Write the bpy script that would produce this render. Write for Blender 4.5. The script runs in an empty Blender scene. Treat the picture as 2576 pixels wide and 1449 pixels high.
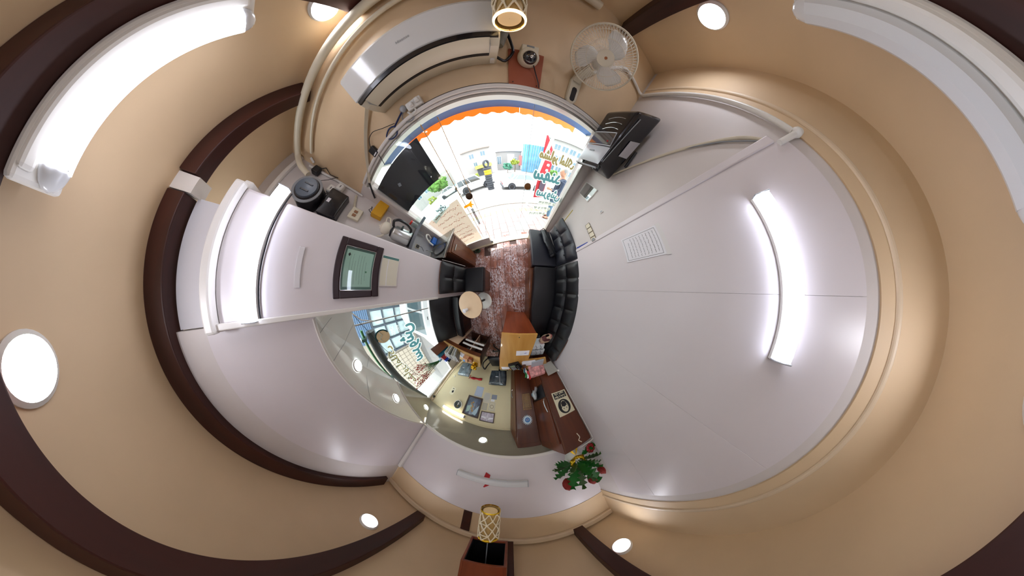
import bpy, bmesh, math, random
from mathutils import Vector, Matrix, Euler
random.seed(7)
SC = bpy.context.scene
COL = SC.collection
PI = math.pi

# ------------------------------------------------------------------ camera
cd = bpy.data.cameras.new('camera')
cam = bpy.data.objects.new('camera', cd)
COL.objects.link(cam)
SC.camera = cam
cam.location = (0, 0, 1.5)           # 360 camera on its stand, looking straight down
cam.rotation_euler = (0, 0, 0)
cd.type = 'PANO'
cd.panorama_type = 'FISHEYE_LENS_POLYNOMIAL'
cd.sensor_fit = 'HORIZONTAL'
cd.sensor_width = 25.76
cd.sensor_height = 14.49
cd.fisheye_fov = 2 * PI
cd.fisheye_polynomial_k0 = 0
for i, kk in enumerate((3.55417814, -2.05557551, 0.58286193, -0.06392534)):
    setattr(cd, 'fisheye_polynomial_k%d' % (i + 1), -kk / 5 ** (i + 1))
cd.clip_start = 0.01
cd.clip_end = 400

# ------------------------------------------------------------------ sky, sun, exposure
SC.view_settings.view_transform = 'Standard'
SC.view_settings.look = 'None'
SC.view_settings.gamma = 1
SC.view_settings.use_curve_mapping = False
SC.view_settings.exposure = 0.35
wd = bpy.data.worlds.new('world')
SC.world = wd
wd.use_nodes = True
bg = wd.node_tree.nodes['Background']
bg.inputs[0].default_value = (0.93, 0.97, 1.0, 1)
bg.inputs[1].default_value = 4.0
sd = bpy.data.lights.new('sun', 'SUN')
sd.energy = 4.5
sd.angle = 0.01
sd.color = (1, .96, .9)
sun = bpy.data.objects.new('sun', sd)
COL.objects.link(sun)
sun.location = (-2, 5, 8)
_el, _az = math.radians(62), math.radians(115)
_d = Vector((math.cos(_el) * math.cos(_az), math.cos(_el) * math.sin(_az), math.sin(_el)))
sun.rotation_euler = _d.to_track_quat('Z', 'Y').to_euler()

# ------------------------------------------------------------------ materials
def C(h):
    h = h.lstrip('#')
    v = [int(h[i:i + 2], 16) / 255 for i in (0, 2, 4)]
    return tuple(x / 12.92 if x <= .04045 else ((x + .055) / 1.055) ** 2.4 for x in v) + (1,)

def mat(name, color, rough=.5, metal=0, bump=0, bscale=40, vary=0, vscale=6, emit=0, ecol=None,
        spec=.5, coat=0, trans=0, alpha=1, sheen=0):
    m = bpy.data.materials.new(name)
    m.use_nodes = True
    nt = m.node_tree
    p = nt.nodes['Principled BSDF']
    c = C(color) if isinstance(color, str) else tuple(color) + (1,)
    p.inputs['Base Color'].default_value = c
    p.inputs['Roughness'].default_value = rough
    p.inputs['Metallic'].default_value = metal
    p.inputs['Specular IOR Level'].default_value = spec
    p.inputs['Coat Weight'].default_value = coat
    p.inputs['Transmission Weight'].default_value = trans
    p.inputs['Alpha'].default_value = alpha
    p.inputs['Sheen Weight'].default_value = sheen
    if emit:
        p.inputs['Emission Color'].default_value = C(ecol) if ecol else c
        p.inputs['Emission Strength'].default_value = emit
    tc = None
    def obj_coord():
        nonlocal tc
        if tc is None:
            tc = nt.nodes.new('ShaderNodeTexCoord')
        return tc.outputs['Object']
    if vary:
        n = nt.nodes.new('ShaderNodeTexNoise')
        n.inputs['Scale'].default_value = vscale
        n.inputs['Detail'].default_value = 4
        nt.links.new(obj_coord(), n.inputs['Vector'])
        r = nt.nodes.new('ShaderNodeValToRGB')
        r.color_ramp.elements[0].position = .3
        r.color_ramp.elements[1].position = .7
        r.color_ramp.elements[0].color = tuple(x * (1 - vary) for x in c[:3]) + (1,)
        r.color_ramp.elements[1].color = tuple(min(1, x * (1 + vary)) for x in c[:3]) + (1,)
        nt.links.new(n.outputs['Fac'], r.inputs['Fac'])
        nt.links.new(r.outputs['Color'], p.inputs['Base Color'])
    if bump:
        n = nt.nodes.new('ShaderNodeTexNoise')
        n.inputs['Scale'].default_value = bscale
        n.inputs['Detail'].default_value = 3
        nt.links.new(obj_coord(), n.inputs['Vector'])
        b = nt.nodes.new('ShaderNodeBump')
        b.inputs['Strength'].default_value = bump
        b.inputs['Distance'].default_value = .01
        nt.links.new(n.outputs['Fac'], b.inputs['Height'])
        nt.links.new(b.outputs['Normal'], p.inputs['Normal'])
    return m

def wood(name, c1, c2, rough=.35, stretch=(1, 1, .12), scale=9, coat=.2, bump=.05):
    m = mat(name, c1, rough, coat=coat)
    nt = m.node_tree
    p = nt.nodes['Principled BSDF']
    tc = nt.nodes.new('ShaderNodeTexCoord')
    mp = nt.nodes.new('ShaderNodeMapping')
    mp.inputs['Scale'].default_value = stretch
    n = nt.nodes.new('ShaderNodeTexNoise')
    n.inputs['Scale'].default_value = scale
    n.inputs['Detail'].default_value = 6
    n.inputs['Distortion'].default_value = .8
    r = nt.nodes.new('ShaderNodeValToRGB')
    r.color_ramp.elements[0].position = .32
    r.color_ramp.elements[1].position = .68
    r.color_ramp.elements[0].color = C(c1)
    r.color_ramp.elements[1].color = C(c2)
    nt.links.new(tc.outputs['Object'], mp.inputs['Vector'])
    nt.links.new(mp.outputs['Vector'], n.inputs['Vector'])
    nt.links.new(n.outputs['Fac'], r.inputs['Fac'])
    nt.links.new(r.outputs['Color'], p.inputs['Base Color'])
    if bump:
        b = nt.nodes.new('ShaderNodeBump')
        b.inputs['Strength'].default_value = bump
        nt.links.new(n.outputs['Fac'], b.inputs['Height'])
        nt.links.new(b.outputs['Normal'], p.inputs['Normal'])
    return m

def glass(name, tint=(1, 1, 1), refl=.08):
    m = bpy.data.materials.new(name)
    m.use_nodes = True
    nt = m.node_tree
    nt.nodes.clear()
    t = nt.nodes.new('ShaderNodeBsdfTransparent')
    t.inputs[0].default_value = tuple(tint) + (1,)
    g = nt.nodes.new('ShaderNodeBsdfGlossy')
    g.inputs['Roughness'].default_value = .02
    f = nt.nodes.new('ShaderNodeFresnel')
    ge = nt.nodes.new('ShaderNodeNewGeometry')
    mr = nt.nodes.new('ShaderNodeMapRange')          # same reflectance on both faces of the thin pane
    mr.inputs['To Min'].default_value = 1.45
    mr.inputs['To Max'].default_value = 1 / 1.45
    nt.links.new(ge.outputs['Backfacing'], mr.inputs['Value'])
    nt.links.new(mr.outputs[0], f.inputs['IOR'])
    mx = nt.nodes.new('ShaderNodeMixShader')
    o = nt.nodes.new('ShaderNodeOutputMaterial')
    nt.links.new(f.outputs[0], mx.inputs[0])
    nt.links.new(t.outputs[0], mx.inputs[1])
    nt.links.new(g.outputs[0], mx.inputs[2])
    nt.links.new(mx.outputs[0], o.inputs[0])
    return m

def sheer(name, color, amount=.4):
    """thin film or cloth that lets daylight glow through"""
    m = mat(name, color, .6)
    nt = m.node_tree
    p = nt.nodes['Principled BSDF']
    t = nt.nodes.new('ShaderNodeBsdfTranslucent')
    t.inputs[0].default_value = C(color)
    mx = nt.nodes.new('ShaderNodeMixShader')
    mx.inputs[0].default_value = amount
    nt.links.new(p.outputs[0], mx.inputs[1])
    nt.links.new(t.outputs[0], mx.inputs[2])
    nt.links.new(mx.outputs[0], nt.nodes['Material Output'].inputs[0])
    return m

def emitter(name, color, s):
    return mat(name, '#ffffff', .5, emit=s, ecol=color)

M = {}
M['pvc'] = mat('white_pvc_panel', '#ded7da', .38, vary=.02, vscale=2)
M['plaster'] = mat('white_wall_paint', '#d6cfcc', .6, vary=.03, vscale=3, bump=.05, bscale=60)
M['beige'] = mat('beige_paint', '#dcc19c', .6, vary=.06, vscale=2.5, bump=.05, bscale=30)
M['beige_lip'] = mat('beige_moulding', '#dcc6a8', .45, vary=.03)
M['khaki'] = mat('khaki_pvc_wall', '#d9cba3', .35, vary=.03, vscale=2)
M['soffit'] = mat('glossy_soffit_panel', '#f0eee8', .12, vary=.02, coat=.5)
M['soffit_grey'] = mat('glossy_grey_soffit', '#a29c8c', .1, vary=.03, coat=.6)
M['white'] = mat('white_trim', '#e6e2dd', .4)
M['plastic'] = mat('white_plastic', '#e8e6e0', .3)
M['ivory'] = mat('ivory_plastic', '#dcd3bd', .35)
M['grey'] = mat('grey_plastic', '#8e9296', .35)
M['lgrey'] = mat('light_grey_plastic', '#b9bcc2', .3)
M['alu'] = mat('aluminium', '#b9b7b2', .35, metal=.6)
M['chrome'] = mat('chrome', '#d8d8d8', .12, metal=1)
M['steel'] = mat('stainless_steel', '#a9a8a4', .28, metal=.9, vary=.05, vscale=20)
M['gold'] = mat('gold_foil', '#e0b92c', .25, metal=.8, bump=.2, bscale=60)
M['black'] = mat('black_plastic', '#141419', .35)
M['blackgloss'] = mat('gloss_black_plastic', '#0e0e16', .22, coat=.3)
M['navy'] = mat('navy_sign_back', '#070d1f', .5)
M['leather'] = mat('black_leather', '#09090e', .38, bump=.06, bscale=140, spec=.5)
M['leather_g'] = mat('charcoal_leather', '#1c1d26', .38, bump=.06, bscale=140)
M['beam'] = wood('dark_beam_wood', '#2b0e08', '#41170c', .5, (1, .1, 1), 10, coat=0)
M['dark'] = wood('dark_brown_board', '#2a1109', '#42200f', .4, (1, 1, .15), 8)
M['walnut'] = wood('walnut_board', '#4a2310', '#6b3a1c', .35, (1, 1, .12), 9)
M['red_wood'] = wood('reddish_wood', '#6d2c12', '#92482a', .32, (1, 1, .12), 7)
M['oak'] = wood('golden_desk_top', '#b88339', '#cb9a52', .35, (1, .12, 1), 9)
M['oak2'] = wood('tan_desk_top', '#b08a4e', '#c29b62', .4, (.15, 1, 1), 9)
M['tan'] = mat('tan_board', '#c9ab8f', .5, vary=.03)
M['cabinet'] = wood('cabinet_wood', '#4c2313', '#6e371c', .3, (1, 1, .1), 7)
M['paper'] = mat('white_paper', '#e9e8ee', .7)
M['ink'] = mat('black_ink', '#202024', .7)
M['glass'] = glass('clear_glass', (.97, 1, .99))
M['tint'] = glass('blue_car_glass', (.35, .5, .55))
M['blue'] = mat('blue_plastic', '#1b5fc4', .4)
M['teal'] = sheer('teal_vinyl', '#527f82', .75)
M['tanv'] = sheer('tan_vinyl', '#94875a', .8)
M['whitev'] = sheer('white_vinyl', '#f0f2ea', .8)
M['red'] = mat('red_fabric', '#b0161f', .6)
M['yellow'] = mat('yellow_card', '#dfa51a', .5)
M['mirror'] = mat('mirror', '#e8eeee', .03, metal=1)
M['tube_on'] = emitter('lit_tube_diffuser', '#e6ecff', 10)
M['tube_on_c'] = emitter('lit_ceiling_tube', '#eef0ff', 7)
M['tube_on_k'] = emitter('lit_alcove_tube', '#fff7e4', 8)
M['spot_on'] = emitter('lit_downlight', '#f2f4ff', 60)
M['spot_cool'] = emitter('lit_soffit_light', '#f0fbff', 40)
M['tube_off'] = mat('unlit_tube_diffuser', '#dcdee0', .25)
M['warm'] = emitter('warm_rim', '#ffd490', 2.2)

# ------------------------------------------------------------------ mesh helpers
class MB:
    def __init__(s):
        s.v, s.f, s.m = [], [], []
    def add(s, vs, fs, m=0, T=None):
        o = len(s.v)
        s.v += [tuple(T @ Vector(v)) if T else tuple(v) for v in vs]
        s.f += [tuple(i + o for i in f) for f in fs]
        s.m += [m] * len(fs)
        return s
    def box(s, a, b, m=0, T=None):
        x0, y0, z0 = a
        x1, y1, z1 = b
        x0, x1 = min(x0, x1), max(x0, x1)
        y0, y1 = min(y0, y1), max(y0, y1)
        z0, z1 = min(z0, z1), max(z0, z1)
        vs = [(x0, y0, z0), (x1, y0, z0), (x1, y1, z0), (x0, y1, z0), (x0, y0, z1), (x1, y0, z1), (x1, y1, z1), (x0, y1, z1)]
        return s.add(vs, [(3, 2, 1, 0), (4, 5, 6, 7), (0, 1, 5, 4), (1, 2, 6, 5), (2, 3, 7, 6), (3, 0, 4, 7)], m, T)
    def prism(s, poly, z0, z1, m=0, T=None):
        """plan polygon; z0, z1 numbers or lists per vertex"""
        n = len(poly)
        ar = sum(poly[i][0] * poly[(i + 1) % n][1] - poly[(i + 1) % n][0] * poly[i][1] for i in range(n))
        if ar < 0:
            poly = poly[::-1]
            if not isinstance(z0, (int, float)): z0 = z0[::-1]
            if not isinstance(z1, (int, float)): z1 = z1[::-1]
        a = [z0] * n if isinstance(z0, (int, float)) else z0
        b = [z1] * n if isinstance(z1, (int, float)) else z1
        vs = [(p[0], p[1], a[i]) for i, p in enumerate(poly)] + [(p[0], p[1], b[i]) for i, p in enumerate(poly)]
        fs = [tuple(range(n - 1, -1, -1)), tuple(range(n, 2 * n))] + [(i, (i + 1) % n, n + (i + 1) % n, n + i) for i in range(n)]
        return s.add(vs, fs, m, T)
    def prism_y(s, poly, y0, y1, m=0, T=None):
        """polygon in x,z extruded along y"""
        R = Matrix(((1, 0, 0, 0), (0, 0, -1, 0), (0, 1, 0, 0), (0, 0, 0, 1)))
        return s.prism(poly, -y1, -y0, m, (T @ R) if T else R)
    def tube(s, pts, r, n=8, m=0, closed=False, T=None):
        pts = [Vector(p) for p in pts]
        if n >= 6 and 4 <= len(pts) <= 12 and not closed:      # soften bends
            rs = list(r) if isinstance(r, (list, tuple)) else [r] * len(pts)
            q, qr = [], []
            for i in range(len(pts) - 1):
                a, b = pts[max(0, i - 1)], pts[i]
                c, d = pts[i + 1], pts[min(len(pts) - 1, i + 2)]
                for j in range(4):
                    t = j / 4
                    q.append(b * (2 * t ** 3 - 3 * t * t + 1) + (c - a) * .35 * (t ** 3 - 2 * t * t + t) + c * (-2 * t ** 3 + 3 * t * t) + (d - b) * .35 * (t ** 3 - t * t))
                    qr.append(rs[i] + (rs[i + 1] - rs[i]) * t)
            pts, r = q + [pts[-1]], qr + [rs[-1]]
        k = len(pts)
        rr = r if isinstance(r, (list, tuple)) else [r] * k
        vs, fs = [], []
        up = Vector((0, 0, 1))
        prev = None
        for i, p in enumerate(pts):
            a = pts[i - 1] if (i > 0 or closed) else p
            b = pts[(i + 1) % k] if (i < k - 1 or closed) else p
            t = (b - a)
            if t.length < 1e-9: t = Vector((0, 0, 1))
            t.normalize()
            if prev is None:
                u = t.cross(up)
                if u.length < .05: u = t.cross(Vector((1, 0, 0)))
            else:
                u = prev - t * prev.dot(t)
                if u.length < 1e-6: u = t.cross(up)
            u.normalize()
            prev = u
            w = t.cross(u)
            for j in range(n):
                an = 2 * PI * j / n
                vs.append(p + (u * math.cos(an) + w * math.sin(an)) * rr[i])
        kk = k if closed else k - 1
        for i in range(kk):
            for j in range(n):
                a, b = i * n + j, i * n + (j + 1) % n
                c, d = ((i + 1) % k) * n + (j + 1) % n, ((i + 1) % k) * n + j
                fs.append((a, b, c, d))
        if not closed:
            fs.append(tuple(range(n - 1, -1, -1)))
            fs.append(tuple((k - 1) * n + j for j in range(n)))
        return s.add(vs, fs, m, T)
    def lathe(s, prof, n=24, m=0, T=None, cap0=True, cap1=True):
        vs, fs = [], []
        for r, z in prof:
            for j in range(n):
                a = 2 * PI * j / n
                vs.append((r * math.cos(a), r * math.sin(a), z))
        for i in range(len(prof) - 1):
            for j in range(n):
                fs.append((i * n + j, i * n + (j + 1) % n, (i + 1) * n + (j + 1) % n, (i + 1) * n + j))
        if cap0: fs.append(tuple(range(n - 1, -1, -1)))
        if cap1: fs.append(tuple((len(prof) - 1) * n + j for j in range(n)))
        return s.add(vs, fs, m, T)
    def ball(s, c, r, n=12, m=0, T=None, sc=(1, 1, 1), wob=0):
        vs, fs = [], []
        h = max(4, n // 2)
        for i in range(h + 1):
            ph = PI * i / h
            for j in range(n):
                th = 2 * PI * j / n
                k = r * (1 + (random.uniform(-wob, wob) if wob and 0 < i < h else 0))
                vs.append((c[0] + k * sc[0] * math.sin(ph) * math.cos(th), c[1] + k * sc[1] * math.sin(ph) * math.sin(th), c[2] + k * sc[2] * math.cos(ph)))
        for i in range(h):
            for j in range(n):
                fs.append((i * n + j, (i + 1) * n + j, (i + 1) * n + (j + 1) % n, i * n + (j + 1) % n))
        return s.add(vs, fs, m, T)
    def grid(s, fn, nu, nv, m=0, T=None, close_u=False):
        vs = [fn(i / nu, j / nv) for i in range(nu + 1) for j in range(nv + 1)]
        fs = [(i * (nv + 1) + j, (i + 1) * (nv + 1) + j, (i + 1) * (nv + 1) + j + 1, i * (nv + 1) + j + 1) for i in range(nu) for j in range(nv)]
        return s.add(vs, fs, m, T)
    def poly(s, pts, m=0, T=None):
        return s.add(pts, [tuple(range(len(pts)))], m, T)
    def build(s, name, mats, parent=None, loc=None, rot=None, bevel=0, seg=2, smooth=False, sub=0, solid=0):
        me = bpy.data.meshes.new(name)
        me.from_pydata(s.v, [], s.f)
        mats = mats if isinstance(mats, (list, tuple)) else [mats]
        for x in mats: me.materials.append(M[x] if isinstance(x, str) else x)
        for p, mi in zip(me.polygons, s.m):
            p.material_index = mi
            p.use_smooth = smooth
        me.validate()
        me.update()
        o = bpy.data.objects.new(name, me)
        COL.objects.link(o)
        if parent: o.parent = parent
        if loc is not None: o.location = loc
        if rot is not None: o.rotation_euler = rot
        if solid:
            md = o.modifiers.new('solid', 'SOLIDIFY'); md.thickness = solid; md.offset = 0
        if bevel:
            md = o.modifiers.new('bevel', 'BEVEL'); md.width = bevel; md.segments = seg; md.limit_method = 'ANGLE'
            md.angle_limit = math.radians(40)
        if sub:
            md = o.modifiers.new('sub', 'SUBSURF'); md.levels = sub; md.render_levels = sub
        if smooth:
            try:
                me.set_sharp_from_angle(angle=math.radians(45))
            except Exception: pass
        return o

def tag(o, label=None, cat=None, group=None, kind=None):
    if label: o['label'] = label
    if cat: o['category'] = cat
    if group: o['group'] = group
    if kind: o['kind'] = kind
    return o

def thing(name, label, cat, loc=(0, 0, 0), rz=0, group=None, rot=None):
    o = bpy.data.objects.new(name, None)
    o.empty_display_size = .05
    COL.objects.link(o)
    o.location = loc
    o.rotation_euler = rot if rot else (0, 0, rz)
    return tag(o, label, cat, group)

def struct(o):
    o['kind'] = 'structure'
    return o

def copy_tree(o, parent=None):
    c = o.copy()
    COL.objects.link(c)
    if parent: c.parent = parent
    for ch in list(o.children): copy_tree(ch, c)
    return c

# walls in plan: point on the wall for a parameter, viewer's right, inward normal
WALL = {  # (x0,y0, dx,dy per unit parameter), inward normal sign chosen below
    'R': (.99, 0, .065, 1), 'C': (-1.2, 0, 0, 1), 'L': (-1.24, 0, .03, 1), 'N': (-1.67, 0, 0, 1), 'G': (-1.66, 0, .0811, 1),
    'F': (0, 1.4, 1, .22), 'B': (0, -1.99, 1, .045), 'K': (0, -2.45, 1, .045)}
def wall(w, t, z, off=0):
    x0, y0, dx, dy = WALL[w]
    l = math.hypot(dx, dy)
    nx, ny = -dy / l, dx / l
    if nx * -(x0) + ny * -(y0) < 0: nx, ny = -nx, -ny
    return Vector((x0 + dx * t + nx * off, y0 + dy * t + ny * off, z))
def wrz(w):
    a, b = wall(w, 0, 0, 0), wall(w, 0, 0, 1)
    n = b - a                     # inward normal; viewer looks along -n; right = (d.y, -d.x)
    return math.atan2(n.x, -n.y)
def on_wall(name, label, cat, w, t, z, off=0, group=None):
    return thing(name, label, cat, wall(w, t, z, off), wrz(w), group)

# arabic shaping for the Persian lettering
_F = {}
def _forms():
    import unicodedata
    for cp in list(range(0xFB50, 0xFC00)) + list(range(0xFE70, 0xFEFD)):
        d = unicodedata.decomposition(chr(cp)).split()
        if len(d) == 2 and d[0] in ('<isolated>', '<final>', '<initial>', '<medial>'):
            _F.setdefault(chr(int(d[1], 16)), {})[d[0][1:-1]] = chr(cp)
_forms()
def shape(s):
    out = []
    for i, ch in enumerate(s):
        f = _F.get(ch)
        if not f:
            out.append(ch)
            continue
        pv = i > 0 and 'initial' in _F.get(s[i - 1], {})
        nx = i + 1 < len(s) and s[i + 1] in _F and 'initial' in f
        k = 'medial' if pv and nx and 'medial' in f else 'final' if pv and 'final' in f else 'initial' if nx else 'isolated'
        out.append(f[k])
    return ''.join(reversed(out))

def text(name, s, size, material, parent, loc=(0, 0, 0), mirror=False, offset=0, depth=0, width=None, persian=True, rot=None, spacing=1):
    """flat lettering in the x,z plane of its parent, facing -y; offset thickens the strokes"""
    cu = bpy.data.curves.new(name, 'FONT')
    cu.body = shape(s) if persian else s
    cu.size = size
    cu.align_x = 'CENTER'
    cu.align_y = 'CENTER'
    cu.space_character = spacing
    cu.resolution_u = 2
    tmp = bpy.data.objects.new(name, cu)
    COL.objects.link(tmp)
    bpy.context.view_layer.update()
    dg = bpy.context.evaluated_depsgraph_get()
    me0 = bpy.data.meshes.new_from_object(tmp.evaluated_get(dg))
    bpy.data.objects.remove(tmp)
    xs = [v.co.x for v in me0.vertices] or [0]
    sx = width / max(1e-6, max(xs) - min(xs)) if width else 1
    sh = [(0, 0)]
    if offset: sh += [(offset * math.cos(2 * PI * k / 10), offset * math.sin(2 * PI * k / 10)) for k in range(10)]
    mb = MB()
    for q, (ox, oz) in enumerate(sh):
        mb.add([((-v.co.x if mirror else v.co.x) * sx + ox, -.00001 * q, v.co.y + oz) for v in me0.vertices], [tuple(p.vertices) for p in me0.polygons])
    bpy.data.meshes.remove(me0)
    o = mb.build(name, material, parent, loc, rot)
    return o

def scribble(mb, x0, x1, z, h, y=0, w=.0016, seed=0, m=0):
    """one handwritten line as a thin ribbon in the x,z plane"""
    rnd = random.Random(seed)
    x = x0
    while x < x1:
        L = rnd.uniform(1.6, 3.6) * h
        n = max(4, int(L / (h * .17)))
        pts = []
        for i in range(n + 1):
            pts.append((min(x1, x + L * i / n), y, z + h * rnd.uniform(-.5, .5) * (1 if i % 2 else .35)))
        for a, b in zip(pts, pts[1:]):
            mb.add([(a[0], y, a[2] - w), (b[0], y, b[2] - w), (b[0], y, b[2] + w), (a[0], y, a[2] + w)], [(0, 1, 2, 3)], m)
        x += L + h * rnd.uniform(.25, .5)

# ================================================================== THE SETTING
CEIL = 3.06
# floor: wood-look tiles laid front to back with a slight turn, each its own piece
floor = struct(MB().prism([(-1.95, -2.62), (1.02, -2.5), (1.13, 1.63), (-1.72, 1.02)], -.08, -.012).build('floor', mat('dark_grout', '#3a2018', .7)))
def plank_mat():
    """glazed wood-look tile: wavy glossy surface, pale reflections painted into the colour"""
    m = wood('floor_tile', '#6b3a2e', '#95604f', .25, (1, .08, 1), 14, coat=.0, bump=.0)
    nt = m.node_tree
    p = nt.nodes['Principled BSDF']
    tc = nt.nodes.new('ShaderNodeTexCoord')
    oi = nt.nodes.new('ShaderNodeObjectInfo')
    ad = nt.nodes.new('ShaderNodeVectorMath'); ad.operation = 'ADD'
    nt.links.new(tc.outputs['Object'], ad.inputs[0]); nt.links.new(oi.outputs['Location'], ad.inputs[1])
    mp = nt.nodes.new('ShaderNodeMapping')
    mp.inputs['Scale'].default_value = (34, 20, 20)
    n = nt.nodes.new('ShaderNodeTexNoise')
    n.inputs['Scale'].default_value = 1.2
    n.inputs['Detail'].default_value = 2
    n.inputs['Distortion'].default_value = 1.2
    b = nt.nodes.new('ShaderNodeBump')
    b.inputs['Strength'].default_value = .45
    b.inputs['Distance'].default_value = .005
    nt.links.new(ad.outputs[0], mp.inputs['Vector'])
    nt.links.new(mp.outputs['Vector'], n.inputs['Vector'])
    nt.links.new(n.outputs['Fac'], b.inputs['Height'])
    nt.links.new(b.outputs['Normal'], p.inputs['Normal'])
    p.inputs['Roughness'].default_value = .2
    n2 = nt.nodes.new('ShaderNodeTexNoise')
    n2.inputs['Scale'].default_value = 1.0
    n2.inputs['Detail'].default_value = 5
    n2.inputs['Roughness'].default_value = .65
    n2.inputs['Distortion'].default_value = .8
    mp2 = nt.nodes.new('ShaderNodeMapping')
    mp2.inputs['Scale'].default_value = (42, 16, 1)
    nt.links.new(ad.outputs[0], mp2.inputs['Vector'])
    nt.links.new(mp2.outputs['Vector'], n2.inputs['Vector'])
    r2 = nt.nodes.new('ShaderNodeValToRGB')
    r2.color_ramp.elements[0].position = .47
    r2.color_ramp.elements[1].position = .56
    n3 = nt.nodes.new('ShaderNodeTexNoise')            # where the pale reflections are painted into the colour
    n3.inputs['Scale'].default_value = 2.2
    n3.inputs['Detail'].default_value = 2
    nt.links.new(ad.outputs[0], n3.inputs['Vector'])
    r3 = nt.nodes.new('ShaderNodeValToRGB')
    r3.color_ramp.elements[0].position = .38
    r3.color_ramp.elements[1].position = .56
    nt.links.new(n3.outputs['Fac'], r3.inputs['Fac'])
    ml = nt.nodes.new('ShaderNodeMath'); ml.operation = 'MULTIPLY'
    nt.links.new(n2.outputs['Fac'], r2.inputs['Fac'])
    nt.links.new(r2.outputs['Color'], ml.inputs[0]); nt.links.new(r3.outputs['Color'], ml.inputs[1])
    mx = nt.nodes.new('ShaderNodeMixRGB')
    mx.inputs['Color2'].default_value = C('#c9bcc0')
    src = p.inputs['Base Color'].links[0].from_socket
    nt.links.new(src, mx.inputs['Color1'])
    nt.links.new(ml.outputs[0], mx.inputs['Fac'])
    nt.links.new(mx.outputs['Color'], p.inputs['Base Color'])
    return m
M['plank'] = plank_mat()
pw, pl_ = .185, .62
plank0 = MB().box((0, 0, -.012), (pw - .006, pl_ - .006, 0)).build('plank', 'plank', floor, bevel=.003, seg=1)
plank0.location = (-5, 0, 0)
tilt = math.radians(4)
cs, sn = math.cos(tilt), math.sin(tilt)
FL = [(-1.9, -2.58), (1.0, -2.46), (1.1, 1.58), (-1.66, 1.0)]
def inside(x, y, poly):
    for i in range(len(poly)):
        a, b = poly[i], poly[(i + 1) % len(poly)]
        if (b[0] - a[0]) * (y - a[1]) - (b[1] - a[1]) * (x - a[0]) < 0: return False
    return True
first = True
for i in range(-14, 10):
    for j in range(-8, 6):
        u, v = i * pw + .03, j * pl_ + (i * .37 % 1) * pl_
        P_ = [(u, v), (u + pw, v), (u + pw, v + pl_), (u, v + pl_)]
        P_ = [(x * cs - y * sn, x * sn + y * cs) for x, y in P_]
        ins = [inside(x, y, FL) for x, y in P_]
        mid = ((P_[0][0] + P_[2][0]) / 2, (P_[0][1] + P_[2][1]) / 2)
        if not inside(mid[0], mid[1], FL): continue
        o = plank0 if first else plank0.copy()
        if not first: COL.objects.link(o)
        first = False
        o.parent = floor
        o.location = (P_[0][0], P_[0][1], random.uniform(-.0012, 0))
        o.rotation_euler = (0, 0, tilt)

# right wall with its white panels
rw = [wall('R', -2.5, 0), wall('R', 1.66, 0)]
def slab(w, t0, t1, z0, z1, thick, off=0, mb=None, m=0):
    """a slab whose face lies on the wall, thickness going away from the room"""
    a, b = wall(w, t0, 0, off), wall(w, t1, 0, off)
    c, d = wall(w, t1, 0, off - thick), wall(w, t0, 0, off - thick)
    mb = mb or MB()
    return mb.prism([a[:2], b[:2], c[:2], d[:2]], z0, z1, m)
wr = struct(slab('R', -2.5, 1.72, 0, CEIL, .12).build('wall_right', 'plaster'))
prev = -1.64
for k, t in enumerate((-1.3, -.665, -.025, .56)):
    slab('R', prev + .0004, t - .0004, .03, 2.705, .014, .014).build('panel', 'pvc', wr, bevel=.001, seg=1)
    prev = t
slab('R', .56, .605, .03, 2.655, .02, .022).build('seam_strip', 'pvc', wr, bevel=.006)
slab('R', -1.98, 1.6, 2.835, 2.858, .014, .014).build('moulding', 'beige_lip', wr, bevel=.008)
slab('R', -1.98, 1.6, 2.775, CEIL, .006, .006).build('frieze', 'beige', wr)

# left column with its capping ledge
col = struct(MB().prism([(-1.2, -.17), (-1.2, .455), (-1.66, .62), (-1.66, -.17)], 0, 2.68).build('wall_column', 'pvc', bevel=.012))
MB().box((-1.215, -.185, 2.68), (-1.165, .47, 2.735)).box((-1.4, -.185, 2.68), (-1.215, .5, 2.735)).build('ledge', 'white', col, bevel=.012)
MB().box((-1.195, -.175, .85), (-1.182, -.145, 2.7)).build('edge_strip', 'white', col, bevel=.005)
MB().box((-1.3, -.16, 2.735), (-1.26, .36, 2.955)).build('upper_sheet', mat('white_plastic_sheet', '#dcdbe0', .25, bump=.5, bscale=7), col)

# nook wall (left, front), kept as one wall with the tiled part below the shelf
wn = struct(MB().prism([(-1.67, .55), (-1.67, 1.06), (-1.79, 1.06), (-1.79, .55)], 0, CEIL).build('wall_nook', 'plaster'))
MB().box((-1.67, .56, .86), (-1.662, 1.03, 1.25)).build('splash_panel', mat('pale_grey_splashback', '#b9bac0', .3), wn)
MB().box((-1.668, .6, 2.93), (-1.64, 1.03, 2.965)).build('moulding', 'white', wn, bevel=.004)

# window wall of the alcove: sill wall, frame, glass
wg = struct(slab('G', -2.53, -.16, -.45, .79, .1).build('wall_window', 'plaster'))
gl = struct(slab('G', -2.5, -.17, .8, 1.96, .008, -.03).build('window_1', 'glass'))
slab('G', -2.53, -.16, .765, .8, .07, .01).build('sill', 'white', gl, bevel=.004)
for t in (-2.5, -.2):
    slab('G', t - .025, t + .025, .8, 1.98, .05, .0).build('frame_post', 'white', gl, bevel=.004)
slab('G', -2.52, -.17, 1.955, 1.99, .05, 0).build('frame_head', 'white', gl, bevel=.004)
slab('G', -.42, -.405, .8, 1.96, .02, -.015).build('mullion', 'alu', gl)
slab('G', -2.53, -.16, 1.98, 2.25, .1).build('lintel', 'plaster', gl)

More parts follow.
